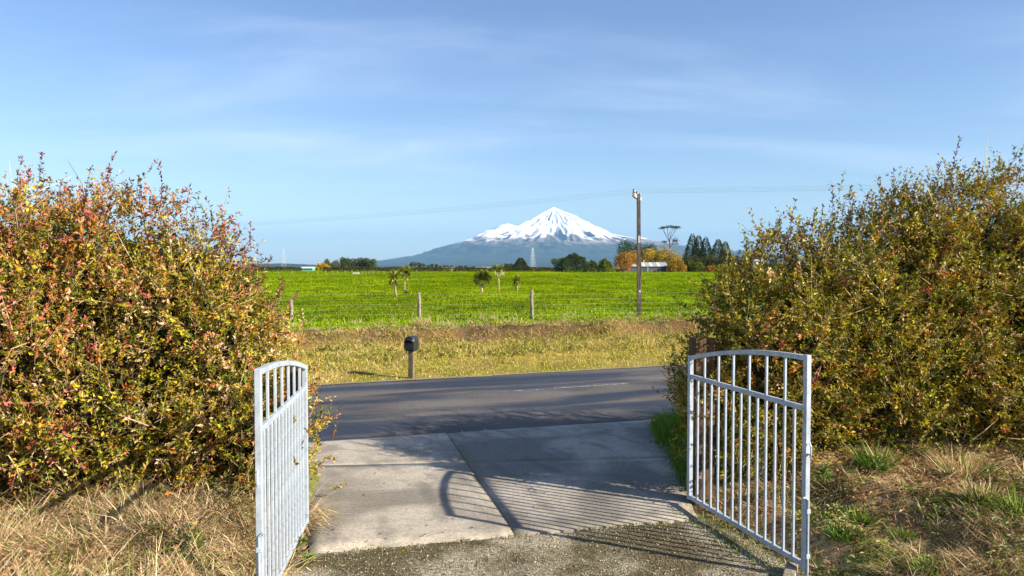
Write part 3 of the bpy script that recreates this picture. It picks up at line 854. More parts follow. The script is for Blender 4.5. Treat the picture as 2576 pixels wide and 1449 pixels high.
make_hedge('tall olive green hedge behind the right gate leaf and its timber post', R_xk, R_hk,
           lambda x: 7.78 + 0.2 * (np.asarray(x) - 2.04) + 0.22 * (1 - sstep(2.25, 2.9, np.asarray(x, float))), 1.55, lambda x: 0.34 + 0 * np.asarray(x), (1.9, 10.5), 1, 14000, HC, prob_right, 131, 30, shR)

# ------------------------------------------------------------------ grass and ground cover near the gate
def scatter(n, xlo, xhi, ylo, yhi, keep):
    x = rng.uniform(xlo, xhi, n); y = rng.uniform(ylo, yhi, n)
    k = keep(x, y); return x[k], y[k]
STRAW = [(0.60, 0.44, 0.25), (0.47, 0.32, 0.17), (0.70, 0.55, 0.34), (0.28, 0.18, 0.09), (0.22, 0.25, 0.04)]
def bank_grass(name, xlo, xhi, ylo, yhi, keep, n, wts, label, L=(0.14, 0.42), seed=1, patch=0.0, stand=0.5):
    x, y = scatter(n, xlo, xhi, ylo, yhi, keep)
    z = gh(x, y); n = len(x)
    e = 0.08
    gr = np.stack([gh(x + e, y) - z, gh(x, y + e) - z], 1) / e
    cl = np.floor(x * 7) * 57 + np.floor(y * 7)
    a = _hash(np.floor(x * 6), np.floor(y * 6), np.zeros(n), seed) * 6.28 + rng.normal(0, 0.8, n)
    d = np.stack([np.cos(a) * 0.7 - gr[:, 0] * 0.6, np.sin(a) * 0.7 - gr[:, 1] * 0.6, rng.uniform(0.0, 1.0, n) ** 1.3 * stand * 2], 1)
    g = fbm(x * 1.3, y * 1.3, 0, seed + 3)
    w = np.tile(np.array(wts, float), (n, 1)); w[:, 4] += patch * sstep(0.5, 0.62, g) * 12
    c = pick(STRAW, w, n)
    ln = rng.uniform(*L, n) * (0.25 + 1.5 * sstep(0.3, 0.7, fbm(x * 2.6, y * 2.6, 0, seed + 9)))
    tone = 0.55 + 0.9 * fbm(x * 3.3, y * 3.3, 0, seed + 13); c = np.clip(c * tone[:, None], 0, 1)
    V, Fc, C = blades(np.stack([x, y, z - 0.01], 1), d, ln, rng.uniform(0.005, 0.011, n), rng.uniform(0.1, 1.1, n), c, 2)
    return obj(name, mesh_data(name, V, Fc, M_grass, C), kind='stuff', label=label, cat='grass')
def on_left(x, y):
    xl, xr = drive_edges(y); return (x < xl - 0.03) & (y < 7.75 + 0.2 * (x + 2.14)) & (v_near(x, y) < -1)
def on_right(x, y):
    xl, xr = drive_edges(y); return (x > xr + 0.05) & (y < 8.5 + 0.2 * (x - 2.04)) & (v_near(x, y) < -1)
bank_grass('dry_grass', -6.0, -1.9, 3.9, 7.9, on_left, 105000, [4, 3, 3, 2, 1.0], 'long matted straw coloured grass below the left hedge', (0.16, 0.46), 201, 0.12, 0.55)
bank_grass('dry_grass', 2.0, 7.0, 4.6, 9.6, on_right, 90000, [3, 4, 1.6, 3, 1.8], 'short dry grass and weeds on the slope below the right hedge', (0.07, 0.26), 211, 0.35, 0.5)
for (nm, lab, kf, box, seed, colr, lz, lsz, cnt) in (
        ('leaf_litter', 'brown and reddish fallen leaves lying in the dry grass below the left hedge', on_left, (-6, -1.9, 3.9, 7.6), 301, [(0.30, 0.13, 0.05), (0.22, 0.12, 0.05), (0.40, 0.22, 0.10), (0.12, 0.07, 0.03)], .10, .05, 5000),
        ('leaf_litter', 'brown fallen leaves lying on the slope below the right hedge', on_right, (2, 7, 4.6, 8.8), 302, [(0.30, 0.15, 0.05), (0.22, 0.12, 0.05), (0.38, 0.22, 0.10), (0.10, 0.06, 0.03)], .05, .05, 9000),
        ('low_weeds', 'low green weeds growing through the dry grass below the left hedge', on_left, (-6, -1.9, 3.9, 7.6), 303, [(0.12, 0.18, 0.02), (0.18, 0.23, 0.03), (0.08, 0.12, 0.015)], .16, .05, 9000),
        ('low_weeds', 'patches of low green weeds on the slope below the right hedge', on_right, (2, 7, 4.6, 8.8), 304, [(0.12, 0.18, 0.02), (0.18, 0.24, 0.03), (0.08, 0.12, 0.015)], .10, .05, 16000)):
    x, y = scatter(cnt, *box, kf)
    if 'weeds' in nm:
        k = fbm(x * 1.7, y * 1.7, 0, seed) > 0.55; x, y = x[k], y[k]
    g = len(x); b = np.stack([x, y, gh(x, y) + rng.uniform(0, lz, g)], 1)
    lz_ = rng.uniform(.6, 1.2, g) * lsz
    V, Fc, C = leaves(b, rng.normal(0, 1, (g, 3)) * np.array([1, 1, .35]), lz_, lz_ * .55, pick(colr, np.ones(len(colr)), g, .25), face=np.tile([0, 0, 1.0], (g, 1)))
    obj(nm, mesh_data(nm, V, Fc, M_leaf, C), kind='stuff', label=lab, cat='leaves' if 'litter' in nm else 'weeds')
# a few fallen leaves blown onto the concrete
u_, v_ = rng.random(26), rng.random(26) ** 1.6
p_ = np.array([lerp2((P_nl, P_nr, P_fr, P_fl), .05 + .9 * a_, .03 + .9 * b_) for a_, b_ in zip(u_, v_)]); p_[:, 2] = .013
aa = rng.uniform(0, 6.28, 26)
V, Fc, C = leaves(p_, np.stack([np.cos(aa), np.sin(aa), np.full(26, .05)], 1), rng.uniform(.03, .05, 26), rng.uniform(.015, .025, 26), pick([(0.30, 0.12, 0.05), (0.18, 0.09, 0.04), (0.10, 0.06, 0.03)], [1, 1, 1], 26), face=np.tile([0, 0, 3.0], (26, 1)))
obj('leaf_litter', mesh_data('leaf_litter', V, Fc, M_leaf, C), kind='stuff', label='tiny brown fallen leaves scattered on the concrete driveway', cat='leaves')
# lush tufts
def tuft_mesh(n, h, spread, cols, w=0.009, droop=0.35, flowers=0):
    a = rng.uniform(0, 6.28, n); r = rng.uniform(0, 1, n) ** 0.5 * spread
    b = np.stack([np.cos(a) * r * .5, np.sin(a) * r * .5, np.zeros(n)], 1)
    d = np.stack([np.cos(a) * r / spread * 0.8, np.sin(a) * r / spread * 0.8, np.ones(n)], 1) + rng.normal(0, .18, (n, 3))
    V, Fc, C = blades(b, d, rng.uniform(0.5, 1, n) * h, w, rng.uniform(0, droop * 2, n), pick(cols, np.ones(len(cols)), n), 3)
    return V, Fc, C
GREEN = [(0.10, 0.20, 0.015), (0.15, 0.26, 0.025), (0.07, 0.14, 0.012), (0.24, 0.28, 0.05)]
def tuft(px, py, zguess, n, h, spread, label, cols=GREEN, w=0.009, droop=0.35):
    p = gp(px, py, zguess)
    for _ in range(6): p = gp(px, py, float(gh(p[0], p[1])))
    V, Fc, C = tuft_mesh(n, h, spread, cols, w, droop)
    me = mesh_data('grass_tuft', V, Fc, M_grass, C)
    return obj('grass_tuft', me, None, (p[0], p[1], float(gh(p[0], p[1])) - 0.02), label=label, cat='grass')
tuft(2165, 1265, 0.4, 260, 0.20, 0.30, 'bright green grass tuft on the slope just right of the right gate', w=.012)
tuft(2125, 1345, 0.3, 240, 0.16, 0.32, 'low dark green weed patch low on the slope beside the right gate', [(0.06, 0.12, 0.015), (0.10, 0.17, 0.02)], .014)
tuft(2270, 1345, 0.3, 160, 0.15, 0.2, 'small green tuft in the middle of the right slope')
tuft(2560, 1300, 0.4, 260, 0.42, 0.25, 'tall bright green grass clump at the right edge of the photo', w=.013)
tuft(2470, 1255, 0.5, 200, 0.30, 0.25, 'green and straw grass clump below the right hedge near the photo edge', GREEN + STRAW[:3], .01)
tuft(2330, 1435, 0.2, 160, 0.2, 0.2, 'green grass tuft at the bottom edge right of the gate')
tuft(2420, 1200, 0.5, 420, 0.55, 0.35, 'big drooping clump of long pale grass under the right hedge', GREEN[:1] + STRAW[:3], .011, 0.7)
tuft(2200, 1170, 0.5, 260, 0.45, 0.3, 'dark green drooping grass in the hollow under the right hedge', GREEN[:3], .012, 0.6)
tuft(470, 1440, 0.5, 200, 0.22, 0.22, 'green grass tuft in the dry grass at the bottom left')
tuft(1060, 822, .5, 300, 0.55, 0.35, 'big dry grass clump at the foot of the fence post above the mailbox', STRAW[:3], .014, .6)
tuft(900, 815, .5, 140, 0.32, 0.3, 'small dry grass clump on the bank lip left of the mailbox', STRAW[:3], .014, .6)
tuft(1565, 830, .5, 160, 0.30, 0.35, 'straw grass clump on the bank left of the power pole foot', STRAW[:3], .014, .7)
tuft(590, 1440, 0.4, 140, 0.18, 0.16, 'small green tuft beside the foot of the left gate')
tuft(150, 1230, 0.6, 420, 0.60, 0.4, 'tall clump of long straw and green grass below the left hedge', GREEN[:2] + STRAW[:3], .010, 0.6)
tuft(360, 1290, 0.6, 300, 0.40, 0.3, 'drooping straw grass clump under the middle of the left hedge', GREEN[:1] + STRAW[:3], .009, 0.7)
# green strip of grass between apron and right gate post
x, y = scatter(16000, 1.9, 3.4, 8.6, 12.3, lambda x, y: (x > drive_edges(y)[1] - 0.05) & (v_near(x, y) < -0.15))
g = len(x); hgt = 0.10 + 0.28 * sstep(10.3, 11.6, y)
V, Fc, C = blades(np.stack([x, y, gh(x, y)], 1), np.stack([rng.normal(-.15, .3, g), rng.normal(0, .3, g), np.ones(g)], 1), hgt * rng.uniform(.5, 1.2, g), 0.009, rng.uniform(0, .5, g), np.clip(1.35 * pick(GREEN, [3, 4, 2, 1.5], g), 0, 1), 3)  # greens lightened to stand in for sunlight lost to the hedge shadow
obj('verge_grass', mesh_data('verge_grass', V, Fc, M_grass, C), kind='stuff', label='lush green grass strip between the concrete and the right gate post', cat='grass')
# moss and small grass along the slab edges and the road joint
pts = []
for (A, B, m, s) in ((P_nl, P_nr, 900, 0.03), (J_n, J_f, 240, 0.006), (P_fl, P_fr, 260, 0.02)):
    t = rng.uniform(0, 1, m); k = fbm(t * 14, A[0], 0, 231) > 0.53
    p = A + (B - A) * t[:, None] + rng.normal(0, s, (m, 3)) * np.array([1, 1, 0]); pts.append(p[k])
for (px, py) in ((985, 1385), (840, 1408), (1495, 1060), (1630, 1050), (1820, 1330), (1700, 1315), (1350, 1380)):
    c = gp(px, py, 0); pts.append(c + rng.normal(0, 0.09, (70, 3)) * np.array([1.4, 0.6, 0]))
p = np.concatenate(pts); p[:, 2] = -0.008; g = len(p)
V, Fc, C = blades(p, np.stack([rng.normal(0, .4, g), rng.normal(0, .4, g), np.ones(g)], 1), rng.uniform(.015, .05, g), 0.007, 0.3, pick([(0.22, 0.24, 0.02), (0.30, 0.26, 0.03), (0.12, 0.18, 0.02)], [3, 2, 2], g), 2)
obj('moss', mesh_data('moss', V, Fc, M_grass, C), kind='stuff', label='moss and tiny grass in the slab joints and edges', cat='moss')
# edge grass spilling over the gravel under the right gate
x, y = scatter(5000, 1.7, 3.2, 5.0, 7.9, lambda x, y: np.abs(x - drive_edges(y)[1]) < 0.22 + 0.12 * fbm(x * 3, y * 3, 0, 241))
g = len(x)
V, Fc, C = blades(np.stack([x, y, np.maximum(gh(x, y), -0.01)], 1), np.stack([rng.normal(-.2, .5, g), rng.normal(0, .5, g), np.ones(g)], 1), rng.uniform(.04, .14, g), 0.007, 0.4, pick(GREEN + STRAW[:2], [3, 3, 2, 2, 1, 1], g), 2)
obj('edge_grass', mesh_data('edge_grass', V, Fc, M_grass, C), kind='stuff', label='ragged grass creeping over the gravel under the right gate', cat='grass')

def weed(px, py, z, h, n, label, cols, flower=None):
    p = gp(px, py, z)
    for _ in range(6): p = gp(px, py, max(float(gh(p[0], p[1])), -0.01))
    root = thing('weed_plant', label, 'weed', p)
    a = rng.uniform(0, 6.28, n); hh = rng.uniform(0.1, 1, n) * h
    b = np.stack([np.cos(a) * .02, np.sin(a) * .02, hh * .7], 1)
    V, Fc, C = leaves(b, np.stack([np.cos(a), np.sin(a), rng.uniform(.1, .9, n)], 1), rng.uniform(.05, .1, n), rng.uniform(.02, .04, n), pick(cols, np.ones(len(cols)), n))
    obj('leaf_cluster', mesh_data('leaf_cluster', V, Fc, M_leaf, C), root)
    mb = MB(); 
    for k in range(3):
        q = rng.normal(0, .04, 2); mb.tube([(0, 0, -.02), (q[0] * .5, q[1] * .5, h * .5), (q[0], q[1], h)], [.004, .003, .002], 4, col=(.10, .16, .03))
    mb.build('stalk', M_bark, root)
    if flower:
        for k in range(flower):
            m = 9; aa = np.linspace(0, 6.28, m, endpoint=False); c0 = np.array([rng.normal(0, .06), rng.normal(0, .06), h * rng.uniform(.8, 1.15)])
            V, Fc, C = leaves(np.tile(c0, (m, 1)), np.stack([np.cos(aa), np.sin(aa), np.full(m, .45)], 1), .022, .012, np.tile([0.75, 0.55, 0.02], (m, 1)))
            obj('flower', mesh_data('flower', V, Fc, M_leaf, C), root)
WG = [(0.09, 0.16, 0.02), (0.14, 0.2, 0.03), (0.2, 0.1, 0.04)]
weed(752, 1395, 0, .20, 46, 'small leafy weed at the concrete edge beside the left gate', WG)
weed(770, 1425, 0, .12, 40, 'low reddish green weed on the gravel beside the left gate', WG)
weed(487, 1395, .5, .22, 40, 'weed with yellow flowers in the dry grass left of the left gate', WG[:2], 4)
weed(2075, 1210, .5, .2, 34, 'weed with yellow flowers on the slope behind the right gate', WG[:2], 5)
weed(2210, 1195, .5, .26, 60, 'dark leafy weed in the hollow under the right hedge', WG[:2])

# ------------------------------------------------------------------ verge and cut bank beyond the road
x, y = scatter(150000, -10, 10.5, 14, 27, lambda x, y: (v_far(x, y) > 0.0) & (v_far(x, y) < 5.9) & (np.abs(x / y) < 0.42))
g = len(x); nn = fbm(x * 0.8, y * 0.8, 0, 251); vf = v_far(x, y)
VC = [(0.74, 0.56, 0.14), (0.62, 0.49, 0.10), (0.45, 0.40, 0.05), (0.22, 0.24, 0.03), (0.70, 0.54, 0.27)]
w = np.stack([np.full(g, 2.5), np.full(g, 2.6), 1.8 + 4 * sstep(.42, .6, nn), 0.8 + 4 * sstep(.48, .64, nn), 0.6 + 2 * sstep(2.5, 4.5, vf)], 1)
ln = rng.uniform(.04, .14, g) * (0.5 + 1.2 * sstep(0.3, 4.5, vf)) * (0.6 + .9 * nn)
V, Fc, C = blades(np.stack([x, y, gh(x, y)], 1), np.stack([rng.normal(0, .6, g), rng.normal(-.2, .6, g), np.ones(g) * .8], 1), ln * 1.15, rng.uniform(.008, .018, g), rng.uniform(0, .7, g), pick(VC, w, g), 2)
obj('verge_grass', mesh_data('verge_grass', V, Fc, M_grass, C), kind='stuff', label='mown yellow green grass verge beyond the road', cat='grass')
# long dry tussocks on the bank and its lip
x, y = scatter(2600, -10, 10.5, 18, 31, lambda x, y: (v_far(x, y) > 1.2 + 2.6 * vnoise(x * 1.3, y * 1.3, 0, 253)) & ((np.abs(v_far(x, y) - 5.75) > .55) | (fbm(x * 1.2, y * .4, 0, 255) > .56)) & (v_far(x, y) < 7.6) & (np.abs(x / y) < 0.42))
nb = 34
bx = np.repeat(x, nb) + rng.normal(0, .12, len(x) * nb); by = np.repeat(y, nb) + rng.normal(0, .08, len(x) * nb); g = len(bx)
tl = np.repeat(rng.uniform(.10, .34, len(x)) * (.55 + .6 * sstep(2, 5.5, v_far(x, y))), nb); ta = np.repeat(rng.uniform(0, 6.28, len(x)), nb)
kind = np.repeat(rng.random(len(x)), nb)
w = np.stack([np.where(kind < .62, 4., .5), np.where(kind < .62, 3., .5), np.where(kind < .62, 3., .3), np.where(kind < .62, 1., 1.), np.where(kind < .62, .3, 5.)], 1)
V, Fc, C = blades(np.stack([bx, by, gh(bx, by)], 1), np.stack([np.cos(ta) * .5 + rng.normal(0, .45, g), -.45 + rng.normal(0, .45, g), rng.uniform(.3, 1.1, g)], 1), tl * rng.uniform(.5, 1.2, g), rng.uniform(.008, .016, g), rng.uniform(.2, 1.1, g), pick(STRAW, w, g), 3)
obj('bank_tussocks', mesh_data('bank_tussocks', V, Fc, M_grass, C), kind='stuff', label='dry tussocks and weeds hanging over the earth bank', cat='grass')
# broad-leaved weeds on the bank
x, y = scatter(1500, -10, 10.5, 18, 31, lambda x, y: (v_far(x, y) > 2.6) & ((np.abs(v_far(x, y) - 5.75) > .5) | (fbm(x * 1.2, y * .4, 0, 256) > .54)) & (v_far(x, y) < 7.0) & (np.abs(x / y) < 0.42))
nb = 26; bx = np.repeat(x, nb) + rng.normal(0, .11, len(x) * nb); by = np.repeat(y, nb) + rng.normal(0, .08, len(x) * nb); g = len(bx)
V, Fc, C = leaves(np.stack([bx, by, gh(bx, by) + rng.uniform(0, .16, g)], 1), rng.normal(0, 1, (g, 3)) + np.array([0, -.4, .5]), rng.uniform(.05, .10, g), rng.uniform(.03, .05, g), pick([(0.22, 0.27, 0.03), (0.34, 0.32, 0.05), (0.44, 0.36, 0.10), (0.09, 0.07, 0.03)], [3, 3, 2, 2], g))
obj('bank_weeds', mesh_data('bank_weeds', V, Fc, M_leaf, C), kind='stuff', label='low broad leaved weeds covering the earth bank', cat='weeds')

# paddock grass: clumps thinning with distance
parts = []
for (y0, y1, nc, hh, ww, nb) in ((24, 40, 15000, .17, .025, 4), (40, 75, 14000, .20, .040, 4), (75, 150, 10000, .24, .08, 3), (150, 285, 7000, .26, .15, 3)):
    yy = np.sqrt(rng.uniform(y0 ** 2, y1 ** 2, nc)); xx = yy * rng.uniform(-.375, .345, nc)
    dn = fbm(xx * .16, yy * .10, 0, 261)
    k = (v_far(xx, yy) > 6.9) & (rng.random(nc) < 0.35 + 1.1 * sstep(.35, .65, dn)); xx, yy, dn = xx[k], yy[k], dn[k]; nc = len(xx)
    bx = np.repeat(xx, nb) + rng.normal(0, hh * .5, nc * nb); by = np.repeat(yy, nb) + rng.normal(0, hh * .5, nc * nb); g = nc * nb
    dd = np.repeat(dn, nb)
    w = np.stack([np.full(g, 3.), np.full(g, 2.4), 0.6 + 4 * sstep(.52, .68, dd), np.full(g, 1.0), np.where(y0 < 30, .5, .15) * np.ones(g)], 1)
    fine = fbm(bx * .30, by * .16, 0, 263)
    c = ((0.50 + 1.0 * fine) * (0.62 + 0.7 * fbm(bx * .035 + 7, by * .02, 0, 265)))[:, None] * pick([(0.160, 0.245, 0.002), (0.220, 0.295, 0.004), (0.075, 0.145, 0.002), (0.31, 0.34, 0.03), (0.42, 0.36, 0.16)], w, g)
    h = hh * rng.uniform(.4, 1.15, g) * (0.7 + .6 * dd)
    parts.append(blades(np.stack([bx, by, gh(bx, by) - .01], 1), np.stack([rng.normal(0, .5, g), rng.normal(0, .5, g), np.ones(g)], 1), h, ww * rng.uniform(.6, 1.3, g), rng.uniform(0, .6, g), c, 2))
nc = 1500; nb = 16
yy = 27 + 150 * rng.random(nc) ** 1.6; xx = yy * rng.uniform(-.375, .345, nc)
k = v_far(xx, yy) > 7.5; xx, yy = xx[k], yy[k]; nc = len(xx); sz = rng.uniform(.12, .40, nc)
bx = np.repeat(xx, nb) + rng.normal(0, 1, nc * nb) * np.repeat(sz, nb) * 1.1; by = np.repeat(yy, nb) + rng.normal(0, 1, nc * nb) * np.repeat(sz, nb) * .7; g = nc * nb
parts.append(blades(np.stack([bx, by, gh(bx, by) - .01], 1), np.stack([rng.normal(0, .6, g), rng.normal(0, .6, g), np.ones(g)], 1), np.repeat(.14 + sz * .45, nb) * rng.uniform(.5, 1.1, g), .03 + by * .0007, rng.uniform(.2, .8, g), pick([(0.055, 0.115, 0.006), (0.075, 0.145, 0.008), (0.10, 0.17, 0.01)], [2, 2, 1], g), 2))
V, Fc, C = join(*parts)
obj('pasture_grass', mesh_data('pasture_grass', V, Fc, M_past, C), kind='stuff', label='vivid green pasture grass across the flat paddock', cat='grass')
# seed-head stalks along the fence line
x, y = scatter(900, -10, 10.5, 20, 33, lambda x, y: (v_far(x, y) > 6.6) & (v_far(x, y) < 9.5) & (np.abs(x / y) < 0.42) & (fbm(x * .7, y * .7, 0, 271) > .5))
nb = 5; bx = np.repeat(x, nb) + rng.normal(0, .05, len(x) * nb); by = np.repeat(y, nb) + rng.normal(0, .05, len(x) * nb); g = len(bx)
V, Fc, C = blades(np.stack([bx, by, gh(bx, by)], 1), np.stack([rng.normal(0, .3, g), rng.normal(0, .3, g), np.ones(g)], 1), rng.uniform(.2, .55, g), .012, rng.uniform(0, .4, g), pick(STRAW[:3] + [(0.3, 0.34, 0.08)], [2, 2, 2, 2], g), 3)
obj('seed_stalks', mesh_data('seed_stalks', V, Fc, M_grass, C), kind='stuff', label='thin pale seed stalks along the paddock fence', cat='grass')

# ------------------------------------------------------------------ steel gates
GL = 1.94
def top_z(s): return 1.65 + 0.24 * (1 - (1 - s / GL) ** 2)
def gate(label, hinge, free, mirror):
    d = np.array(free) - np.array(hinge); rz = math.atan2(d[1], d[0])
    root = thing('gate', label, 'gate', (hinge[0], hinge[1], 0.085), rz, 'pair of open driveway gates')
    w = 0.025
    MB().box((-w, -w, 0), (w, w, top_z(0)), .004).build('hinge_stile', M_galv, root)
    MB().box((GL - w, -w, -.03), (GL + w, w, top_z(GL) + .006), .004).build('end_stile', M_galv, root)
    MB().box((w + .001, -.02, .01), (GL - w - .001, .02, .055), .004).build('bottom_rail', M_galv, root)
    MB().box((w + .001, -.02, 1.40), (GL - w - .001, .02, 1.445), .004).build('middle_rail', M_galv, root)
    V, Fq, m = [], [], 18
    for k in range(m + 1):
        s = w + .001 + (GL - 2 * w - .002) * k / m; z = top_z(s)
        sl = 0.48 / GL * (1 - s / GL); nrm = np.array([-sl, 0, 1]) / math.hypot(sl, 1)
        for (a, b) in ((-.022, 0), (.022, 0), (.022, -.044), (-.022, -.044)):
            V.append(np.array([s, a, z]) + nrm * b)
    for k in range(m):
        for q in range(4): Fq.append((4*k+q, 4*k+(q+1)%4, 4*k+4+(q+1)%4, 4*k+4+q))
    Fq += [(3, 2, 1, 0), (4*m, 4*m+1, 4*m+2, 4*m+3)]
    obj('top_rail', mesh_data('top_rail', V, Fq, M_galv), root)
    me = None; bw = .0115
    step = (GL - 2 * w) / 14
    for k in range(13):
        s = w + step * (k + 1)
        if me is None:
            b = MB().box((-bw, -bw, .055), (bw, bw, 1.40), .003).build('bar', M_galv, root); me = b.data
            b.location = (s, 0, 0)
        else: obj('bar', me, root, (s, 0, 0))
        if k % 2 == 1:
            MB().box((-bw, -bw, 1.445), (bw, bw, top_z(s) - .040), .003).build('upper_bar', M_galv, root).location = (s, 0, 0)
    sd = 1 if mirror else -1
    mb = MB().tube([(GL + .034, 0, -.06), (GL + .034, 0, .62)], .009, 8)
    mb.tube([(GL + .034, 0, .62), (GL + .034, .03 * sd, .645), (GL + .034, .055 * sd, .645)], .009, 8)
    mb.box((GL + w + .001, -.02, .10), (GL + .046, .02, .14), .003).box((GL + w + .001, -.02, .50), (GL + .046, .02, .54), .003)
    mb.build('drop_bolt', M_galv, root)
    mb = MB().box((GL + w + .001, -.012, 1.02), (GL + .05, .012, 1.035), .002).tube([(GL + .05, 0, 1.0), (GL + .062, 0, 1.03), (GL + .06, 0, 1.10), (GL + .04, 0, 1.13)], .008, 6)
    mb.build('latch', M_galv, root)
    for z in (.20, 1.30):
        MB().tube([(-.045, 0, z), (-.045, 0, z + .09)], .016, 10).box((-.046, -.008, z + .02), (-w - .001, .008, z + .07), .002).build('hinge', M_rust, root)
    return root
RH, RF = (2.04, 8.02), (2.59, 6.16)
LH, LF = (-2.14, 7.25), (-1.925, 5.32)
gate('white steel bar gate swung open in front of the left hedge', LH, LF, True)
gate('grey steel bar gate swung open in front of the right hedge', RH, RF, False)
def rough_post(name, label, cat, lo, hi, loc, mat, rz=0.0, bev=.012):
    root = thing(name, label, cat, loc, rz)
    mb = MB().box(lo, hi, bev)
    V = np.concatenate(mb.v)
    mb2 = MB()
    # subdivided box with uneven faces
    nz = 14; V, Fq = [], []
    for k in range(nz + 1):
        z = lo[2] + (hi[2] - lo[2]) * k / nz
        for (a, b) in ((lo[0]+bev, lo[1]), (hi[0]-bev, lo[1]), (hi[0], lo[1]+bev), (hi[0], hi[1]-bev), (hi[0]-bev, hi[1]), (lo[0]+bev, hi[1]), (lo[0], hi[1]-bev), (lo[0], lo[1]+bev)):
            V.append((a + rng.normal(0, .0025), b + rng.normal(0, .0025), z + (rng.normal(0, .006) if k == nz else 0)))
    for k in range(nz):
        for q in range(8): Fq.append((8*k+q, 8*k+(q+1)%8, 8*k+8+(q+1)%8, 8*k+8+q))
    Fq.append(tuple(range(8*nz, 8*nz+8)))
    obj('post', mesh_data('post', V, Fq, mat), root)
    return root
gp_r = rough_post('gate_post', 'thick brown timber post carrying the right gate', 'post', (-.125, -.09, -.3), (.125, .09, 1.93), (2.215, 8.19, 0), M_post, 0.18)
MB().box((-.10, -.112, .30), (-.02, -.090, .37), .003).build('hinge_plate', M_rust, gp_r)
MB().box((-.10, -.112, 1.40), (-.02, -.090, 1.47), .003).build('hinge_plate', M_rust, gp_r)
gp_l = rough_post('gate_post', 'timber post half hidden in leaves behind the left gate', 'post', (-.08, -.08, -.3), (.08, .08, 1.72), (-2.30, 7.40, 0), M_post, 0.2)
rough_post('fence_post', 'weathered grey post inside the foliage behind the right gate', 'post', (-.055, -.055, -.2), (.055, .055, 1.25), (2.98, 8.42, float(gh(2.98, 8.42))), M_greypost, 0.3)
# plank edging and bits on the ground near the right gate
o = MB().box((-.45, -.05, -.02), (.45, .05, .05), .006).build('timber_plank', M_greypost, None, label='weathered plank lying on the ground under the end of the right gate', cat='plank')
p = gp(1935, 1438, 0.0); o.location = (p[0] + .02, p[1] - .36, 0.02); o.rotation_euler = (0, 0, math.radians(63))
p0 = gp(2062, 1240, .35); p1 = gp(2130, 1275, .33)
p0[2] = gh(p0[0], p0[1]) + .08; p1[2] = gh(p1[0], p1[1]) + .07
mid = (p0 + p1) / 2 + np.array([0, .03, .03])
MB().tube(np.stack([p0 - p0, mid - p0, p1 - p0]), [.018, .020, .010], 7).build('fallen_branch', M_greypost, None, True, loc=p0, label='weathered dead branch lying on the slope beside the right gate', cat='branch')
# twigs of the left hedge poking through the gate
for (px, py, Yd, label) in ((793, 1103, 7.0, 'leafy twig sticking out past the left gate above the road edge'), (742, 1165, 6.6, 'leafy twig poking through the lower bars of the left gate'), (738, 1060, 6.6, 'reddish twig poking through the left gate below its middle rail')):
    c = at(px, py, Yd); a = np.array([-2.35, Yd + .35, c[2] + .05]); b = c
    t = np.linspace(0, 1, 6)[:, None]; pts = a + (b - a) * t + np.sin(t * np.pi) * np.array([0, 0, .05])
    m = 26; u = np.clip(rng.normal(.9, .13, m), .3, 1); bp = np.stack([np.interp(u, t[:, 0], pts[:, i]) for i in range(3)], 1)
    root = thing('hedge_twig', label, 'twig', a)
    lv = leaves(bp, unit(b - a) * .6 + rng.normal(0, .6, (m, 3)), rng.uniform(.035, .06, m), rng.uniform(.016, .026, m), pick(HC[:4], [3, 2, 3, 1.5], m))
    obj('leaf_spray', mesh_data('leaf_spray', lv[0] - a, lv[1], M_leaf, lv[2]), root, kind='stuff')
    MB().tube(pts - a, np.linspace(.005, .002, 6), 5, col=(.28, .18, .1)).build('stem', M_bark, root)

# ------------------------------------------------------------------ letterbox
p = gp(1035, 949, 0.03); p[2] = float(gh(p[0], p[1]))
root = thing('mailbox', 'black plastic mailbox on a square timber post on the far verge', 'mailbox', p, math.radians(-16))
MB().box((-.068, -.05, -.3), (.068, .05, .76), .006).build('post', M_mailpost, root)
# arched body, open-hooded front
V, Fq = [], []
prof = [(-.135, .72), (-.14, .78), (-.14, .90)] + [(-.14 * math.cos(t), .93 + .125 * math.sin(t)) for t in np.linspace(0.15, math.pi - .15, 11)] + [(.14, .90), (.14, .78), (.135, .72)]
prof = [(a, b - .0) for a, b in prof]; m = len(prof)
ys = [-.14, -.125, .125, .14]; ins = [.012, 0, 0, .012]
for y_, i_ in zip(ys, ins):
    for a, b in prof: V.append((a * (1 - i_ / .14), y_, .72 + (b - .72) * (1 - i_ / .3) + i_ * .3))
for k in range(3):
    for q in range(m): Fq.append((k*m+q, k*m+(q+1)%m, (k+1)*m+(q+1)%m, (k+1)*m+q))
Fq += [tuple(range(m - 1, -1, -1)), tuple(range(3*m, 4*m))]
obj('box', mesh_data('box', V, [f[::-1] for f in Fq], M_black, None, False), root)
MB().box((-.10, -.147, .895), (.10, -.1415, .935), 0).build('slot', M_dark, root)
V = []
for (yy, zz, s) in ((-.142, .945, 1.0), (-.195, .925, .9)):
    for t in np.linspace(math.pi, 0, 9): V.append((.125 * s * math.cos(t), yy, zz + .055 * s * math.sin(t)))
for (yy, zz, s) in ((-.142, .938, 1.0), (-.195, .918, .9)):
    for t in np.linspace(math.pi, 0, 9): V.append((.115 * s * math.cos(t), yy, zz + .050 * s * math.sin(t)))
Fq = [(k, k+1, 9+k+1, 9+k) for k in range(8)] + [(18+k+1, 18+k, 27+k, 27+k+1) for k in range(8)] + [(9+k, 9+k+1, 27+k+1, 27+k) for k in range(8)]
obj('hood', mesh_data('hood', V, Fq, M_black, None, True), root)
MB().box((-.11, -.11, .685), (.11, .11, .7195), .006).build('base_plate', M_black, root)

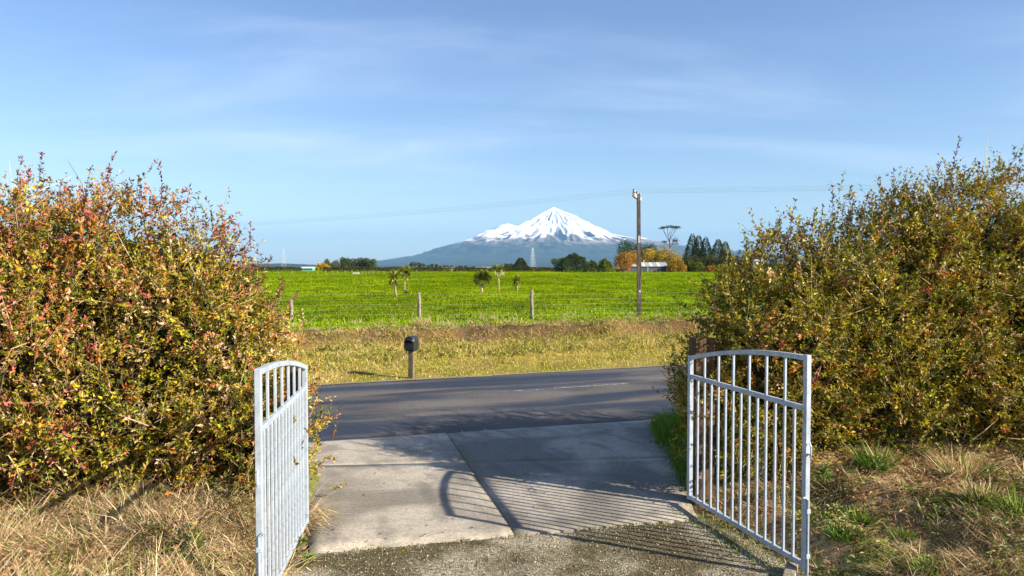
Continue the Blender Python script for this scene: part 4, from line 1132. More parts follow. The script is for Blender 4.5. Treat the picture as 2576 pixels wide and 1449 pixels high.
# ------------------------------------------------------------------ roadside fence and power pole
posts = [(733, 806, 748, 'leftmost paddock fence post beside the left hedge'), (1055, 800, 736, 'paddock fence post above the mailbox with dry grass at its foot'), (1338, 804, 730, 'grey paddock fence post midway between mailbox and power pole')]
fence_pts = []
for (px, py, pt, label) in posts:
    p = gp(px, py, .68)
    for _ in range(8): p = gp(px, py, float(gh(p[0], p[1])))
    z = float(gh(p[0], p[1])); hh = at(px, pt, p[1])[2] - z
    r = .075
    root = thing('fence_post', label, 'post', (p[0], p[1], z), 0, 'paddock fence posts by the road')
    pts = np.stack([rng.normal(0, .004, 6), rng.normal(0, .004, 6), np.linspace(-.3, hh, 6)], 1)
    MB().tube(pts, [r, r, r * .98, r * .97, r * .96, r * .93], 10).build('post', M_greypost, root, True)
    for q in range(5): MB().tube([(-.07, -.05, hh * (.16 + .19 * q)), (0, -.084, hh * (.16 + .19 * q)), (.07, -.05, hh * (.16 + .19 * q))], .004, 4).build('staple', M_wire, root)
    fence_pts.append((p[0], p[1], z, hh))
# power pole standing in the fence line
p = gp(1608, 796, .68)
for _ in range(8): p = gp(1608, 796, float(gh(p[0], p[1])))
pz = float(gh(p[0], p[1])); ph = at(1605, 488, p[1])[2] - pz
pole = thing('power_pole', 'tall dark wooden power pole with pale crossarm standing in the fence line', 'pole', (p[0], p[1], pz))
lean = -.055
V, Fq = [], []
for k in range(9):
    t = k / 8; hw = .088 - .022 * t; cxp = lean * t
    for (a, b) in ((-hw, -hw), (hw, -hw), (hw, hw), (-hw, hw)): V.append((cxp + a, b, -.3 + (ph + .3) * t))
for k in range(8):
    for q in range(4): Fq.append((4*k+q, 4*k+(q+1)%4, 4*k+4+(q+1)%4, 4*k+4+q))
Fq.append((32, 33, 34, 35))
obj('shaft', mesh_data('shaft', V, Fq, M_pole), pole)
arm_d = unit(np.array([0.32, 0.95, 0])); arm_c = np.array([lean, 0, ph - .10])
def obox(mb, c, d, half):
    d = unit(np.asarray(d, float)); s = unit(np.cross(d, [0, 0, 1.0])); u = np.cross(s, d)
    V = [c + d * half[0] * a + s * half[1] * b + u * half[2] * e for e in (-1, 1) for (a, b) in ((-1, -1), (1, -1), (1, 1), (-1, 1))]
    mb.add(V, [(0,3,2,1),(4,5,6,7),(0,1,5,4),(1,2,6,5),(2,3,7,6),(3,0,4,7)]); return mb
arm_side = np.array([arm_d[1], -arm_d[0], 0]) * -.105
obox(MB(), arm_c + arm_side + arm_d * .25, arm_d, (.95, .055, .075)).build('crossarm', M_arm, pole)
ins = []
for q in (-.5, .35, 1.0):
    c = arm_c + arm_side + arm_d * q + np.array([0, 0, .06])
    MB().tube([c, c + [0, 0, .05]], .012, 6).tube([c + np.array([0, 0, .05]), c + [0, 0, .08], c + [0, 0, .11], c + [0, 0, .16], c + [0, 0, .20]], [.065, .075, .045, .065, .04], 10).build('insulator', M_ceram, pole, True)
    ins.append(c + np.array([0, 0, .19]) + np.array([p[0], p[1], pz]))
MB().tube([arm_c + arm_side + arm_d * .7 + np.array([0, 0, -.05]), np.array([lean * .9, -.075, ph - .62])], .014, 5).build('brace', M_pole, pole)
MB().box((-.05 + lean * .63, -.0865, ph * .60), (.05 + lean * .63, -.0815, ph * .66), 0).build('tin_plate', M_arm, pole)
MB().box((-.035, -.096, ph * .195), (.035, -.090, ph * .215), 0).build('number_plate', M_arm, pole)
for z0 in (.9, 1.02): MB().box((-.092, -.094, z0), (.089, .092, z0 + .03), 0).build('band', M_wire, pole)
LA, LB = np.array([-46.0, 45.5, 5.4]), np.array([52.0, 3.5, 5.6])
for k, q in enumerate(ins):
    o = obj('power_line', None, label=['power wire nearest the camera running over the pole', 'middle power wire running over the pole', 'farthest power wire running over the pole'][k], cat='wire', group='power wires on the pole')
    o.location = q
    for (E, sg) in ((LA, .9), (LB, .5)):
        t = np.linspace(0, 1, 40)[:, None]; off = (q - np.array([p[0], p[1], pz]) - arm_c)
        e = E + np.array([off[0], off[1], 0])
        pts = q + (e - q) * t; pts[:, 2] -= sg * 4 * (t * (1 - t))[:, 0]
        MB().tube(pts - q, .0026, 4).build('span', M_wire, o)
# five fence wires
fl = [(-16.0, 24.4)] + [(a[0], a[1]) for a in fence_pts] + [(p[0] - .02, p[1] - .1)] + [(17.0, 31.3)]
fx = [f[0] for f in fl]; fy = [f[1] for f in fl]
for q in range(5):
    pts = []
    for k, (x_, y_) in enumerate(fl):
        z_ = float(gh(x_, y_)); pts.append((x_, y_ - .088, z_ + 1.08 * (.16 + .19 * q)))
    o = MB().tube(np.array(pts), .0015, 4).build('fence_wire', M_fwire, None, label=['lowest', 'second lowest', 'middle', 'second highest', 'top'][q] + ' wire of the paddock fence beyond the road', cat='wire', group='paddock fence wires')

# ------------------------------------------------------------------ cabbage trees in the paddock
def sword_head(c, r, n, cols, up=0.35):
    d = unit(rng.normal(0, 1, (n, 3)) + np.array([0, 0, up]))
    ln = r * rng.uniform(.7, 1.1, n)
    sd = unit(np.cross(d, np.array([0.1, 0.2, 1.0])))
    return blades(np.tile(c, (n, 1)), d, ln, r * .13, np.where(d[:, 2] > .2, .08, .22), pick(cols, np.ones(len(cols)), n, .25), 3, sd)
CB = [(0.20, 0.25, 0.025), (0.34, 0.36, 0.05), (0.09, 0.13, 0.02), (0.44, 0.40, 0.10)]
def cabbage(px, py, label, stems, heads, trunk_r=.05):
    p = gp(px, py, .7)
    for _ in range(8): p = gp(px, py, float(gh(p[0], p[1])))
    z = float(gh(p[0], p[1])); s = p[1] / F_PX
    root = thing('cabbage_tree', label, 'cabbage tree', (p[0], p[1], z), 0, 'cabbage trees in the paddock')
    mb = MB()
    for (pts, r0, r1) in stems:
        q = np.array([((a - px) * s, b, (py - c) * s) for (a, b, c) in pts]); mb.tube(q, np.linspace(r0, r1, len(q)), 7, col=(.40, .30, .19))
    mb.build('trunk', M_bark, root, True)
    for (a, b, c, r, n) in heads:
        h0 = np.array([(a - px) * s, b, (py - c) * s])
        V, Fc, C = sword_head(h0, r * s * 1.3, int(n * 1.5), CB)
        obj('crown', mesh_data('crown', V, Fc, M_grass, C), root)
cabbage(997, 745, 'leftmost cabbage tree in the paddock with one dark drooping head', [([(997, 0, 748), (994, 0, 725), (990, 0, 700)], .08, .05)], [(990, 0, 697, 19, 150), (994, .1, 707, 13, 70)])
cabbage(1018, 740, 'slender two headed cabbage tree second from the left in the paddock', [([(1018, 0, 742), (1018, 0, 715), (1019, 0, 703)], .06, .045), ([(1019, 0, 704), (1013, 0, 692), (1010, 0, 684)], .06, .05), ([(1019, 0, 704), (1023, .1, 692), (1026, .1, 686)], .06, .05)], [(1024, .1, 684, 17, 130), (1010, 0, 682, 12, 80)])
cabbage(1022, 741, 'small trunkless cabbage tree tuft between the two left cabbage trees', [([(1022, 0, 743), (1022, 0, 738)], .05, .04)], [(1023, 0, 738, 10, 80)])
cabbage(1212, 737, 'wide bushy cabbage tree with many heads on a short forked trunk', [([(1212, 0, 740), (1212, 0, 728), (1211, 0, 722)], .11, .08), ([(1211, 0, 723), (1204, 0, 710), (1200, 0, 700)], .08, .06), ([(1211, 0, 723), (1213, .2, 708), (1214, .2, 696)], .08, .06), ([(1212, 0, 723), (1222, 0, 710), (1230, 0, 703)], .08, .06)],
        [(1200, 0, 697, 14, 120), (1210, .3, 691, 14, 120), (1222, 0, 692, 14, 120), (1230, .1, 702, 13, 100), (1198, .2, 706, 11, 70), (1215, -.2, 702, 13, 80)])
cabbage(1254, 738, 'tall slender forked cabbage tree with pale trunk right of the bushy one', [([(1254, 0, 741), (1255, 0, 712), (1254, 0, 698)], .06, .045), ([(1254, 0, 700), (1249, 0, 688), (1246, 0, 679)], .06, .045), ([(1254, 0, 700), (1258, 0, 688), (1259, 0, 680)], .06, .045)], [(1246, 0, 676, 12, 100), (1260, .1, 676, 12, 100)])
cabbage(1301, 734, 'short single headed cabbage tree rightmost in the paddock', [([(1301, 0, 737), (1301, 0, 722), (1301, 0, 712)], .06, .05)], [(1301, 0, 706, 15, 150), (1301, .1, 713, 10, 60)])

# ------------------------------------------------------------------ far farm: trees, hedges, buildings
def far_tree(name, px, base_py, top_py, wpx, Yd, shape, colr, label, n=1400, leafpx=2.4, group=None, trunkcol=(.10, .075, .055), lobes=9, cat='tree'):
    s = Yd / F_PX
    x0 = (px - 1288) * s; zt = at(px, top_py, Yd)[2]; z0 = max(at(px, base_py, Yd)[2], 0.4)
    z0 = float(gh(x0, Yd)) if True else z0
    H = zt - z0; W = wpx * s * 1.15; n = int(n * 1.7)
    root = thing(name, label, cat, (x0, Yd, z0), 0, group)
    mb = MB(); lim = []
    th = {'cone': .96, 'column': .9, 'round': .55, 'bush': .3, 'bare': .8, 'spread': .55, 'block': .6}[shape]
    tr = max(.10, H * .022)
    t = np.linspace(0, 1, 6)
    mb.tube(np.stack([rng.normal(0, .01, 6) * H, rng.normal(0, .01, 6) * H, -.2 + t * (H * th + .2)], 1), tr * (1 - .75 * t), 7, col=trunkcol)
    for q in range(7):
        a = rng.uniform(0, 6.28); zz = H * rng.uniform(.25, th * .9); l = W * .38 * rng.uniform(.6, 1)
        mb.tube([(0, 0, zz), (np.cos(a) * l * .5, np.sin(a) * l * .5, zz + l * .25), (np.cos(a) * l, np.sin(a) * l, zz + l * .4)], [tr * .45, tr * .3, tr * .12], 5, col=trunkcol)
    mb.build('trunk', M_bark, root, True)
    lp = leafpx * s
    if shape == 'cone':
        n = int(n * 1.5); u = rng.uniform(0, 1, n) ** .62; zz = H * (1 - u * .95); a = rng.uniform(0, 6.28, n)
        tier = .95 + .30 * np.abs(np.sin(u * 26 + a * 1.0)) + .25 * (vnoise(a * 2, u * 9, 0, int(px)) - .5)
        r = W * .5 * (u ** .8 * .92 + .05) * tier * rng.uniform(.35, 1, n) ** .5
        P = np.stack([np.cos(a) * r, np.sin(a) * r, zz - r * .12], 1)
        d = np.stack([np.cos(a), np.sin(a), np.full(n, -.15)], 1) + rng.normal(0, .35, (n, 3))
    elif shape == 'bush':
        n = int(n * 1.5); u = rng.uniform(0, 1, n) ** .9; a = rng.uniform(0, 6.28, n)
        lump = .50 + .85 * fbm(np.cos(a) * 2.8 + px, np.sin(a) * 2.8, u * 5, int(px), 3) + .14 * np.sin(a * 5 + px + u * 4)
        r = W * .5 * np.sqrt(np.clip(1 - u ** 1.9, 0, 1)) * lump * rng.uniform(.45, 1, n) ** .35
        P = np.stack([np.cos(a) * r, np.sin(a) * r, H * u * (.70 + .36 * vnoise(np.cos(a) * 5 + px, np.sin(a) * 5, u * 3, 9))], 1)
        d = np.stack([np.cos(a) * .6, np.sin(a) * .6, np.full(n, .7)], 1) + rng.normal(0, .45, (n, 3))
    else:
        P = []
        cs = []
        for q in range(lobes):
            a = rng.uniform(0, 6.28)
            if shape == 'column': rad = W * .36; c = (np.cos(a) * W * .13, np.sin(a) * W * .13, H * .12 + (H * .86 - rad * 1.3) * q / (lobes - 1))
            elif shape == 'spread': rad = W * rng.uniform(.17, .24); c = (np.cos(a) * W * .32, np.sin(a) * W * .3, H * rng.uniform(.62, .80))
            else:
                lo = .10 if shape == 'bush' else .20
                rad = min(W, H) * rng.uniform(.25, .34)
                f = q / (lobes - 1)
                if q == 0: c = (W * rng.uniform(-.06, .06), 0, H - rad)
                elif q in (1, 2): c = ((W * .5 - rad) * (-1 if q == 1 else 1), 0, H * rng.uniform(lo + .12, .52))
                else:
                    zz = lo + (.80 - lo) * f; ww = (W * .5 - rad * .8) * math.sqrt(max(0, 1 - ((zz - .42) / .62) ** 2))
                    c = (np.cos(a) * ww, np.sin(a) * ww, H * zz)
            cs.append((c, rad))
        k = n // lobes
        for (c, rad) in cs:
            v = unit(rng.normal(0, 1, (k, 3))) * rad * rng.uniform(.55, 1.08, (k, 1))
            if shape == 'column': v[:, 2] *= 1.3
            if shape == 'block': v[:, 2] *= 1.7
            P.append(np.array(c) + v)
        P = np.concatenate(P); P[:, 2] = np.clip(P[:, 2], H * .03, H * 1.02)
        d = rng.normal(0, 1, (len(P), 3))
    m = len(P)
    cl = .72 + .6 * vnoise(P[:, 0] / (W * .16) + px, P[:, 1] / (W * .16), P[:, 2] / (W * .16), 5)
    c = 1.3 * pick(colr if isinstance(colr[0], tuple) else [colr], np.ones(len(colr) if isinstance(colr[0], tuple) else 1), m, .22) * cl[:, None]
    V, Fc, C = leaves(P, d, lp * rng.uniform(.8, 1.6, m), lp * rng.uniform(.5, 1.0, m), np.clip(c, 0, 1))
    obj('crown', mesh_data('crown', V, Fc, M_far, C), root)
    return root
DK = [(0.024, 0.036, 0.010), (0.040, 0.055, 0.012), (0.060, 0.075, 0.015)]
MID = [(0.050, 0.080, 0.018), (0.075, 0.105, 0.022), (0.035, 0.055, 0.015)]
LIM = [(0.13, 0.16, 0.02), (0.17, 0.19, 0.025), (0.09, 0.12, 0.02)]
ORA = [(0.34, 0.17, 0.025), (0.26, 0.13, 0.02), (0.40, 0.23, 0.035), (0.20, 0.10, 0.02)]
YEL = [(0.38, 0.25, 0.025), (0.30, 0.20, 0.02), (0.24, 0.18, 0.025), (0.44, 0.30, 0.04)]
BLU = [(0.025, 0.050, 0.035), (0.040, 0.070, 0.040)]
ORD = ['first', 'second', 'third', 'fourth', 'fifth', 'sixth', 'seventh', 'eighth', 'ninth', 'tenth', 'eleventh', 'twelfth', 'thirteenth', 'fourteenth', 'fifteenth', 'sixteenth', 'seventeenth', 'eighteenth']
G1 = 'trees along the far edge of the paddock'
T = far_tree
T('willow_tree', 811, 690, 662, 34, 430, 'bush', YEL, 'round olive yellow willow at the left of the far tree belt', 1200, 2.2, G1)
T('gum_tree', 822, 684, 650, 18, 620, 'column', MID, 'tall thin tree rising behind the yellow willow', 900, 2.0, G1)
T('gum_tree', 843, 684, 652, 26, 640, 'column', [(0.07, 0.085, 0.035), (0.09, 0.10, 0.04)], 'paler loose crowned tree between willow and dark shelterbelt', 1000, 2.0, G1)
T('pine_tree', 873, 683, 648, 34, 600, 'round', DK, 'dark pine at the left end of the far shelterbelt', 1300, 2.1, G1)
T('pine_tree', 897, 683, 650, 34, 610, 'round', DK, 'dark pine in the middle of the far shelterbelt', 1300, 2.1, G1)
T('pine_tree', 918, 683, 650, 30, 605, 'round', DK + MID[:1], 'dark pine right of centre in the far shelterbelt', 1200, 2.1, G1)
T('pine_tree', 935, 683, 653, 26, 600, 'round', MID, 'sunlit greener tree at the right end of the far shelterbelt', 1200, 2.1, G1)
for (px, tp, w) in ((1045, 659, 26), (1066, 663, 26), (1088, 664, 24), (1108, 669, 20), (1128, 668, 24), (1172, 669, 36), (1150, 673, 20)):
    T('distant_tree', px, 682, tp, w, 1500 + (px % 7) * 40, 'round', DK, {1045: 'leftmost and tallest dark distant tree below the mountain foot', 1066: 'second dark distant tree from the left below the mountain foot', 1088: 'third dark distant tree from the left below the mountain foot', 1108: 'fourth dark distant tree from the left, left of the red roof', 1128: 'dark distant tree directly behind the red roofed building', 1150: 'smallest dark distant tree right of the red roofed building', 1172: 'widest low dark distant tree right of the red roof'}[px], 500, 1.8, 'distant trees below the mountain')
T('pine_tree', 1280, 684, 664, 22, 700, 'round', DK, 'small dark tree left of the pointed conifer near the pylon', 700, 2.0, G1)
T('conifer_tree', 1310, 684, 648, 38, 520, 'cone', DK, 'pointed dark conifer left of the steel pylon', 1500, 2.4, G1)
T('pine_tree', 1258, 684, 671, 18, 800, 'round', DK, 'low dark tree behind the tall forked cabbage tree', 500, 2.0, G1)
T('macrocarpa_tree', 1406, 684, 648, 34, 520, 'spread', MID, 'flat topped open tree between pylon and round dark conifer', 900, 2.2, G1)
T('cypress_tree', 1443, 687, 638, 78, 300, 'bush', DK + [(0.03, 0.06, 0.02)], 'big round dark green conifer near the middle of the far field edge', 3600, 2.3, G1, lobes=12)
T('small_tree', 1490, 687, 655, 30, 310, 'bush', [(0.06, 0.085, 0.015), (0.09, 0.11, 0.02)], 'small olive tree just right of the big round dark conifer', 1200, 2.2, G1)
T('small_tree', 1522, 687, 652, 36, 300, 'bush', LIM, 'bright lime green bushy tree left of the brown fence', 1800, 2.2, G1)
T('pine_tree', 1585, 684, 605, 62, 345, 'round', DK + MID[:1], 'tall dark pine just left of the power pole', 2600, 2.4, G1, lobes=12)
T('pine_tree', 1628, 684, 612, 46, 350, 'round', MID + DK[:1], 'green pine just right of the power pole', 2000, 2.4, G1, lobes=10)
T('autumn_tree', 1568, 686, 636, 40, 315, 'round', ORA, 'orange autumn tree at the left end of the shed', 1800, 2.3, G1)
T('autumn_tree', 1592, 686, 632, 36, 322, 'round', ORA + YEL[:1], 'rust orange tree behind the left corner of the shed', 1600, 2.3, G1)
T('willow_tree', 1640, 684, 628, 66, 335, 'round', YEL, 'wide golden willow behind the shed roof', 2600, 2.3, G1, lobes=12)
T('willow_tree', 1682, 684, 624, 58, 332, 'round', YEL + [(0.18, 0.16, 0.03)], 'golden green willow behind the right end of the shed', 2400, 2.3, G1, lobes=11)
T('small_tree', 1640, 685, 656, 40, 325, 'bush', MID, 'dark green bush directly behind the shed', 900, 2.3, G1)
for (px, tp, w, lb) in ((1741, 587, 46, 'tallest pointed fir left in the group of three firs'), (1757, 590, 44, 'middle fir in the group of three firs'), (1775, 595, 40, 'right fir in the group of three firs')):
    T('fir_tree', px, 684, tp, w, 360, 'cone', [(0.035, 0.055, 0.018), (0.055, 0.08, 0.022), (0.025, 0.04, 0.016)], lb, 1700, 2.4, 'firs right of the shed')
T('fir_tree', 1806, 684, 601, 48, 365, 'cone', MID, 'broad fir standing right of the three pointed firs', 2000, 2.5, 'firs right of the shed')
T('fir_tree', 1824, 684, 606, 40, 368, 'cone', MID, 'second broad fir beside the first at the far right', 1600, 2.5, 'firs right of the shed')
# clipped conifer belt: each tree its own
for k, px in enumerate(range(1722, 1900, 15)):
    T('belt_conifer', px, 685, 637 + (k * 37 % 7), 22, 345, 'column', [(0.035, 0.045, 0.014), (0.055, 0.06, 0.016)], ORD[k] + ' dark narrow conifer from the left in the tight belt below the firs', 600, 2.3, 'tight belt of dark conifers')
T('autumn_tree', 1702, 686, 652, 44, 312, 'bush', ORA + YEL, 'orange brown bushy tree right beside the shed', 1800, 2.2, G1)
T('small_tree', 1690, 686, 660, 30, 316, 'bush', MID, 'dark green bush at the right wall of the shed', 900, 2.2, G1)
T('small_tree', 1737, 686, 655, 34, 318, 'bush', [(0.10, 0.12, 0.02), (0.07, 0.09, 0.02)], 'olive green bush right of the orange bushy tree', 1300, 2.2, G1)
T('small_tree', 1757, 686, 660, 30, 312, 'bush', LIM, 'yellow green bush in front of the conifer belt', 1200, 2.2, G1)
T('autumn_bush', 1788, 686, 669, 34, 306, 'bush', [(0.34, 0.12, 0.03), (0.28, 0.15, 0.03)], 'low rusty red bush in front of the conifer belt', 900, 2.0, G1)
T('small_tree', 1815, 686, 664, 34, 312, 'bush', YEL + LIM, 'yellowish bush right of the rusty red bush', 1000, 2.2, G1)
T('small_tree', 1845, 686, 660, 32, 314, 'bush', LIM, 'green bush at the right end of the far field edge', 1000, 2.2, G1)
T('copper_tree', 1902, 684, 624, 50, 330, 'round', [(0.16, 0.07, 0.04), (0.11, 0.06, 0.03), (0.2, 0.1, 0.05)], 'brown leaved tree peeping over the right hedge', 1500, 2.3, G1)
# tall gaunt tree with flat tufts
Yd = 340; s = Yd / F_PX
bx0 = (1684 - 1288) * s; bz = float(gh(bx0, Yd))
root = thing('bare_tree', 'tall gaunt tree with bare limbs and flat leafy tufts on top', 'tree', (bx0, Yd, bz))
zof = lambda py: at(1684, py, Yd)[2] - bz
mb = MB(); tips = []
limbs = [([(1684, 690), (1684, 650), (1685, 622), (1684, 607)], .42, .24), ([(1684, 610), (1676, 594), (1667, 579), (1665, 574)], .20, .06), ([(1684, 608), (1681, 592), (1679, 575), (1677, 571)], .18, .06),
         ([(1684, 607), (1687, 590), (1692, 576), (1695, 572)], .18, .06), ([(1686, 600), (1695, 585), (1702, 575), (1705, 572)], .16, .05), ([(1681, 592), (1686, 580), (1688, 570)], .10, .04), ([(1676, 594), (1671, 583), (1671, 572)], .10, .04),
         ([(1685, 622), (1693, 612), (1697, 604)], .16, .06), ([(1695, 585), (1696, 577), (1700, 571)], .08, .03), ([(1684, 618), (1676, 612), (1670, 608)], .10, .03)]
for (pts, r0, r1) in limbs:
    q = np.array([((a - 1684) * s, rng.normal(0, .5), zof(b)) for a, b in pts]); q[0, 1] = 0
    mb.tube(q, np.linspace(r0, r1, len(q)), 6, col=(.13, .11, .10)); tips.append(q[-1])
mb.build('trunk', M_bark, root, True)
P = []
for tpp in tips[1:]:
    m = 70; v = rng.normal(0, 1, (m, 3)) * np.array([.9, .9, .28]); P.append(tpp + v)
P.append(np.array([(1697 - 1684) * s, 0, zof(610)]) + rng.normal(0, 1, (160, 3)) * np.array([1.0, .9, 1.1]))
P = np.concatenate(P); m = len(P)
V, Fc, C = leaves(P, rng.normal(0, 1, (m, 3)), .5, .35, pick([(0.03, 0.045, 0.025), (0.05, 0.06, 0.03)], [1, 1], m))
obj('crown', mesh_data('crown', V, Fc, M_far, C), root)

# boundary hedge at the end of the paddock
def low_hedge(px0, px1, Yd, hpx, label, n, cols):
    s = Yd / F_PX; x0, x1 = (px0 - 1288) * s, (px1 - 1288) * s
    root = thing('boundary_hedge', label, 'hedge', ((x0 + x1) / 2, Yd, float(gh((x0 + x1) / 2, Yd))))
    x = rng.uniform(x0, x1, n); H = hpx * s * (.8 + .4 * fbm(x * .12, 1.0, 0, int(px0)))
    u = rng.uniform(0, 1, n); P = np.stack([x - (x0 + x1) / 2, rng.normal(0, .45, n), H * u ** .7], 1)
    V, Fc, C = leaves(P, rng.normal(0, 1, (n, 3)), 2.0 * s * rng.uniform(.7, 1.5, n), 1.3 * s, pick(cols, np.ones(len(cols)), n, .25))
    obj('foliage', mesh_data('foliage', V, Fc, M_far, C), root, kind='stuff')
    xs = np.arange(x0 + .6, x1, 2.4); p0 = np.stack([xs - (x0 + x1) / 2, 0 * xs, 0 * xs - .1], 1)
    V, Fc, C = sticks(p0, p0 + np.array([0, 0, hpx * s * .7]), .06, .03, np.tile([.1, .07, .05], (len(xs), 1)))
    obj('stems', mesh_data('stems', V, Fc, M_bark, C), root, kind='stuff')
HB = [(0.045, 0.045, 0.014), (0.06, 0.06, 0.018), (0.035, 0.035, 0.012), (0.10, 0.07, 0.025)]
low_hedge(520, 760, 330, 12, 'brown green clipped hedge at the far left of the paddock', 5000, HB)
low_hedge(812, 1135, 320, 11, 'long dark clipped hedge behind the left half of the paddock', 8000, HB)
low_hedge(1140, 1415, 330, 10, 'dark clipped hedge below the steel pylon', 7000, HB)
# far post-and-wire boundary: each post a thing
k = 0
PL = sorted((775, 799, 819, 835, 849, 868, 886, 911, 920, 928, 938, 952, 966, 981, 1048, 1135, 1158, 1343, 1393, 1418, 1480, 1500, 1560, 1571, 1575, 1640, 1652, 1660, 1720, 1765, 1776, 1830, 700, 735))
NL = len([q for q in PL if q < 1000])
for qi, px in enumerate(PL):
    Yd = 205 if px < 1000 else 262
    s = Yd / F_PX; x0 = (px - 1288) * s; z = float(gh(x0, Yd)); hgt = (9 if px < 1000 else 6.5) * s * rng.uniform(.85, 1.1)
    MB().tube([(0, 0, -.2), (0, 0, hgt * .5), (.01, 0, hgt)], [.11, .105, .10], 6).build('boundary_post', M_greypost, None, loc=(x0, Yd, z),
        label=(ORD[qi] + ' boundary post from the left along the far left side of the paddock') if px < 1000 else (ORD[qi - NL] + ' small boundary post from the left along the far right field edge'), cat='post', group='left boundary posts' if px < 1000 else 'right boundary posts')
# concrete water troughs
for (px, Yd, label) in ((896, 208, 'low pale water trough among the left boundary posts'), (1262, 195, 'small pale trough behind the tall forked cabbage tree')):
    s = Yd / F_PX; x0 = (px - 1288) * s
    root = thing('water_trough', label, 'trough', (x0, Yd, float(gh(x0, Yd))))
    wv = 7 * s
    mb = MB().box((-wv, -.5, 0), (wv, -.38, .6)).box((-wv, .38, 0), (wv, .5, .6)).box((-wv, -.379, 0), (-wv + .12, .379, .6)).box((wv - .12, -.379, 0), (wv, .379, .6))
    mb.build('basin', plain('trough_concrete', (0.42, 0.38, 0.32), .9, .2), root)
    MB().box((-wv + .121, -.378, .1), (wv - .121, .378, .5)).build('water', M_dark, root)

# shed
Yd = 318; s = Yd / F_PX
xa, xb = (1586 - 1288) * s, (1679 - 1288) * s
z0 = float(gh(xa, Yd)); W = xb - xa; eave = (684 - 669.5) * s; rdg = (684 - 660) * s; dp = 9.0
shed = thing('shed', 'long grey farm shed with pale corrugated roof at the far field edge', 'shed', (xa, Yd, z0))
M_shed = plain('grey_cladding', (0.085, 0.095, 0.115), .6, .4, var=.12, scale=.6)
M_roof = plain('pale_roofing', (0.36, 0.39, 0.44), .45, .5, .2, var=.12, scale=.5)
M_clear = plain('translucent_roofing', (0.62, 0.60, 0.46), .5, .4)
mb = MB().box((0, 0, -.3), (W, .15, eave)).box((0, dp - .15, -.3), (W, dp, eave)).box((0, .151, -.3), (.15, dp - .151, eave)).box((W - .15, .151, -.3), (W, dp - .151, eave))
mb.add([(0.002, 0, eave), (0.002, dp, eave), (0.002, dp / 2, rdg - .05)], [(0, 2, 1)]).add([(W - .002, 0, eave), (W - .002, dp, eave), (W - .002, dp / 2, rdg - .05)], [(0, 1, 2)])
mb.build('wall', M_shed, shed)
ns = 15
for k in range(ns):
    x0_, x1_ = -.2 + (W + .4) * k / ns, -.2 + (W + .4) * (k + 1) / ns
    V, Fq = [], []
    mm = 8
    for j in range(mm + 1):
        xx = x0_ + (x1_ - x0_) * j / mm; rip = .03 * (j % 2)
        V += [(xx, -.35, eave - .08 + rip), (xx, dp / 2, rdg + rip), (xx, dp + .35, eave - .08 + rip)]
    for j in range(mm): Fq += [(3*j, 3*j+3, 3*j+4, 3*j+1), (3*j+1, 3*j+4, 3*j+5, 3*j+2)]
    obj('roof_sheet', mesh_data('roof_sheet', V, Fq, M_clear if k in (1, 5, 8, 11) else M_roof), shed)
MB().box((-.2, dp / 2 - .25, rdg + .02), (W + .2, dp / 2 + .25, rdg + .10)).build('ridge_cap', M_roof, shed)
MB().box((W * .36, -.06, 0), (W * .455, -.002, eave * .92)).build('door', plain('door_grey', (0.06, 0.07, 0.09), .6, .4), shed)
MB().box((W * .463, -.08, 0), (W * .475, -.003, eave)).build('downpipe', M_tower, shed)
MB().tube([(W * .385, dp * .3, eave + .2), (W * .385, dp * .3, rdg + .9)], .13, 8).box((W * .385 - .22, dp * .3 - .22, rdg + .9), (W * .385 + .22, dp * .3 + .22, rdg + 1.0)).build('flue', M_tower, shed)
MB().box((-.1, -.45, eave - .17), (W + .1, -.36, eave - .05)).build('gutter', M_tower, shed)
# brown boarded fence left of the shed
Yd = 316; s = Yd / F_PX; x0 = (1545 - 1288) * s; x1 = (1586 - 1288) * s
root = thing('board_fence', 'low reddish brown board fence left of the grey shed', 'fence', (x0, Yd, float(gh(x0, Yd))))
M_board = plain('red_brown_board', (0.24, 0.10, 0.06), .8, .2, var=.3)
nb = 24; me = None
for k in range(nb):
    w_ = (x1 - x0) / nb
    if me is None: b = MB().box((.01, 0, 0), (w_ - .01, .03, 1.45)).build('board', M_board, root); me = b.data
    else: obj('board', me, root, (k * w_, 0, 0))
for z_ in (.3, 1.1): MB().box((0, .032, z_), (x1 - x0, .08, z_ + .09)).build('rail', M_board, root)
# far buildings
def far_building(name, px0, px1, top, eave_py, base, Yd, wallc, roofc, label, cat='building', windows=3):
    s = Yd / F_PX; x0, x1 = (px0 - 1288) * s, (px1 - 1288) * s; z = 0.6
    H = max(1.5, at(px0, eave_py, Yd)[2] - z); R = max(.8, at(px0, top, Yd)[2] - z - H); W = x1 - x0; dp = max(5, W * .5)
    root = thing(name, label, cat, (x0, Yd, z))
    MB().box((0, 0, -.3), (W, dp, H)).build('wall', plain(name + '_wall', wallc, .8, .2), root)
    MB().add([(-.3, -.4, H), (W + .3, -.4, H), (W + .3, dp / 2, H + R), (-.3, dp / 2, H + R), (-.3, dp + .4, H), (W + .3, dp + .4, H)], [(0, 1, 2, 3), (3, 2, 5, 4), (0, 3, 4), (1, 5, 2)]).build('roof', plain(name + '_roof', roofc, .6, .3), root)
    for k in range(windows):
        c = W * (k + .5) / windows
        MB().box((c - W * .07, -.05, H * .35), (c + W * .07, -.003, H * .8)).build('window', M_dark, root)
far_building('red_roofed_house', 1112, 1142, 675.5, 678, 682, 640, (0.4, 0.33, 0.28), (0.38, 0.12, 0.06), 'distant low building with red roof in front of the dark distant trees')
far_building('green_shed', 757, 786, 681, 682.5, 687, 420, (0.10, 0.42, 0.33), (0.72, 0.78, 0.76), 'long low green and white shed at the far left of the paddock', 'shed', 5)
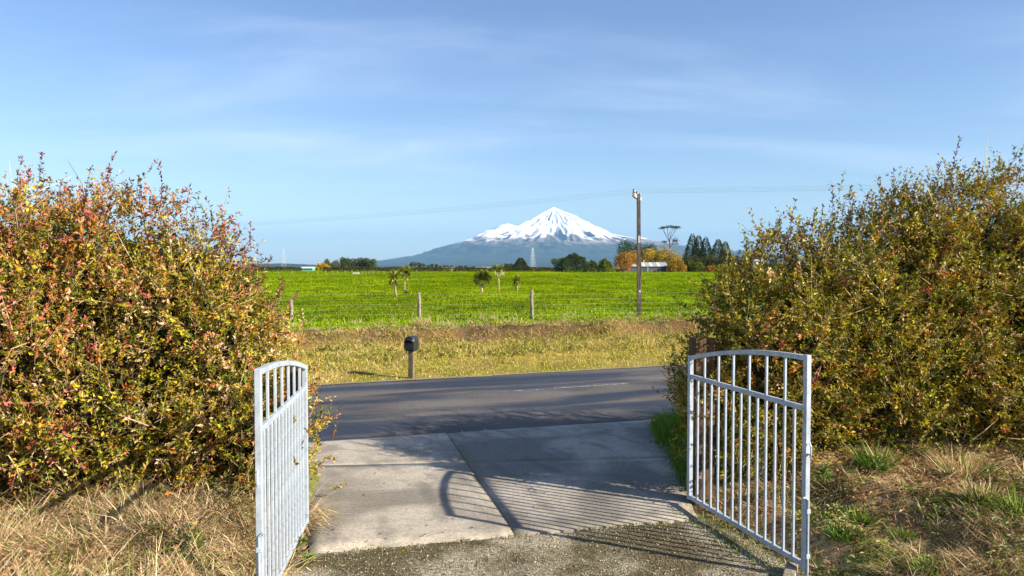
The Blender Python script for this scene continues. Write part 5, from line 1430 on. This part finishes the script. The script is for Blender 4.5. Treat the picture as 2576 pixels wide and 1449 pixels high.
far_building('white_house', 1896, 1925, 652, 657, 680, 300, (0.80, 0.79, 0.77), (0.30, 0.30, 0.32), 'white house showing just above the right hedge')
far_building('farm_roof', 1195, 1235, 678, 680, 684, 640, (0.35, 0.30, 0.22), (0.42, 0.34, 0.22), 'distant low tan barn roof left of the bushy cabbage tree', 'barn', 2)

# lattice pylons
def pylon(px, base, top, Yd, label, r):
    s = Yd / F_PX; H = (base - top) * s; x0 = (px - 1288) * s
    root = thing('pylon', label, 'pylon', (x0, Yd, .3), .5, 'steel lattice pylons')
    hw = lambda t: H * (.125 * (1 - t) ** 1.25 + .014)
    lv = np.linspace(0, 1, 10) ** .85
    for (a, b) in ((-1, -1), (1, -1), (1, 1), (-1, 1)):
        MB().tube([(a * hw(t), b * hw(t), H * t) for t in lv], r, 4).build('leg', M_tower, root)
    mb = MB(); cs = [(-1, -1), (1, -1), (1, 1), (-1, 1)]
    for k in range(9):
        t0, t1 = lv[k], lv[k + 1]
        for q in range(4):
            a, b = cs[q], cs[(q + 1) % 4]
            A0, B0 = np.array([a[0] * hw(t0), a[1] * hw(t0), H * t0]), np.array([b[0] * hw(t0), b[1] * hw(t0), H * t0])
            A1, B1 = np.array([a[0] * hw(t1), a[1] * hw(t1), H * t1]), np.array([b[0] * hw(t1), b[1] * hw(t1), H * t1])
            mb.tube([A0, B1], r * .6, 3, False).tube([B0, A1], r * .6, 3, False).tube([A1, B1], r * .6, 3, False)
    mb.build('bracing', M_tower, root)
    for t, w in ((.62, .17), (.76, .14), (.9, .11)):
        MB().tube([(-H * w, 0, H * t), (0, 0, H * (t + .025)), (H * w, 0, H * t)], r * .8, 4).tube([(-H * w, 0, H * t), (H * w, 0, H * t)], r * .8, 4).build('crossarm', M_tower, root)
pylon(1340, 683, 630, 900, 'pale steel lattice pylon standing in front of the mountain', .10)
pylon(714, 682, 634, 1500, 'faint distant steel pylon above the far left field edge', .07)

# air between here and the mountain
hz = bpy.data.materials.new('haze_air'); hz.use_nodes = True
hn = hz.node_tree.nodes; hn.clear()
ho = hn.new('ShaderNodeOutputMaterial'); hv = hn.new('ShaderNodeVolumePrincipled')
hv.inputs['Color'].default_value = (0.29, 0.60, 1.0, 1)
hv.inputs['Density'].default_value = 2.3e-5
hv.inputs['Anisotropy'].default_value = 0.0
hz.node_tree.links.new(hv.outputs[0], ho.inputs['Volume'])
MB().box((-47000, -5800, -60), (47000, 59000, 2700)).build('haze', hz, None, kind='stuff', label='thin bluish haze over the farmland and mountain', cat='haze')
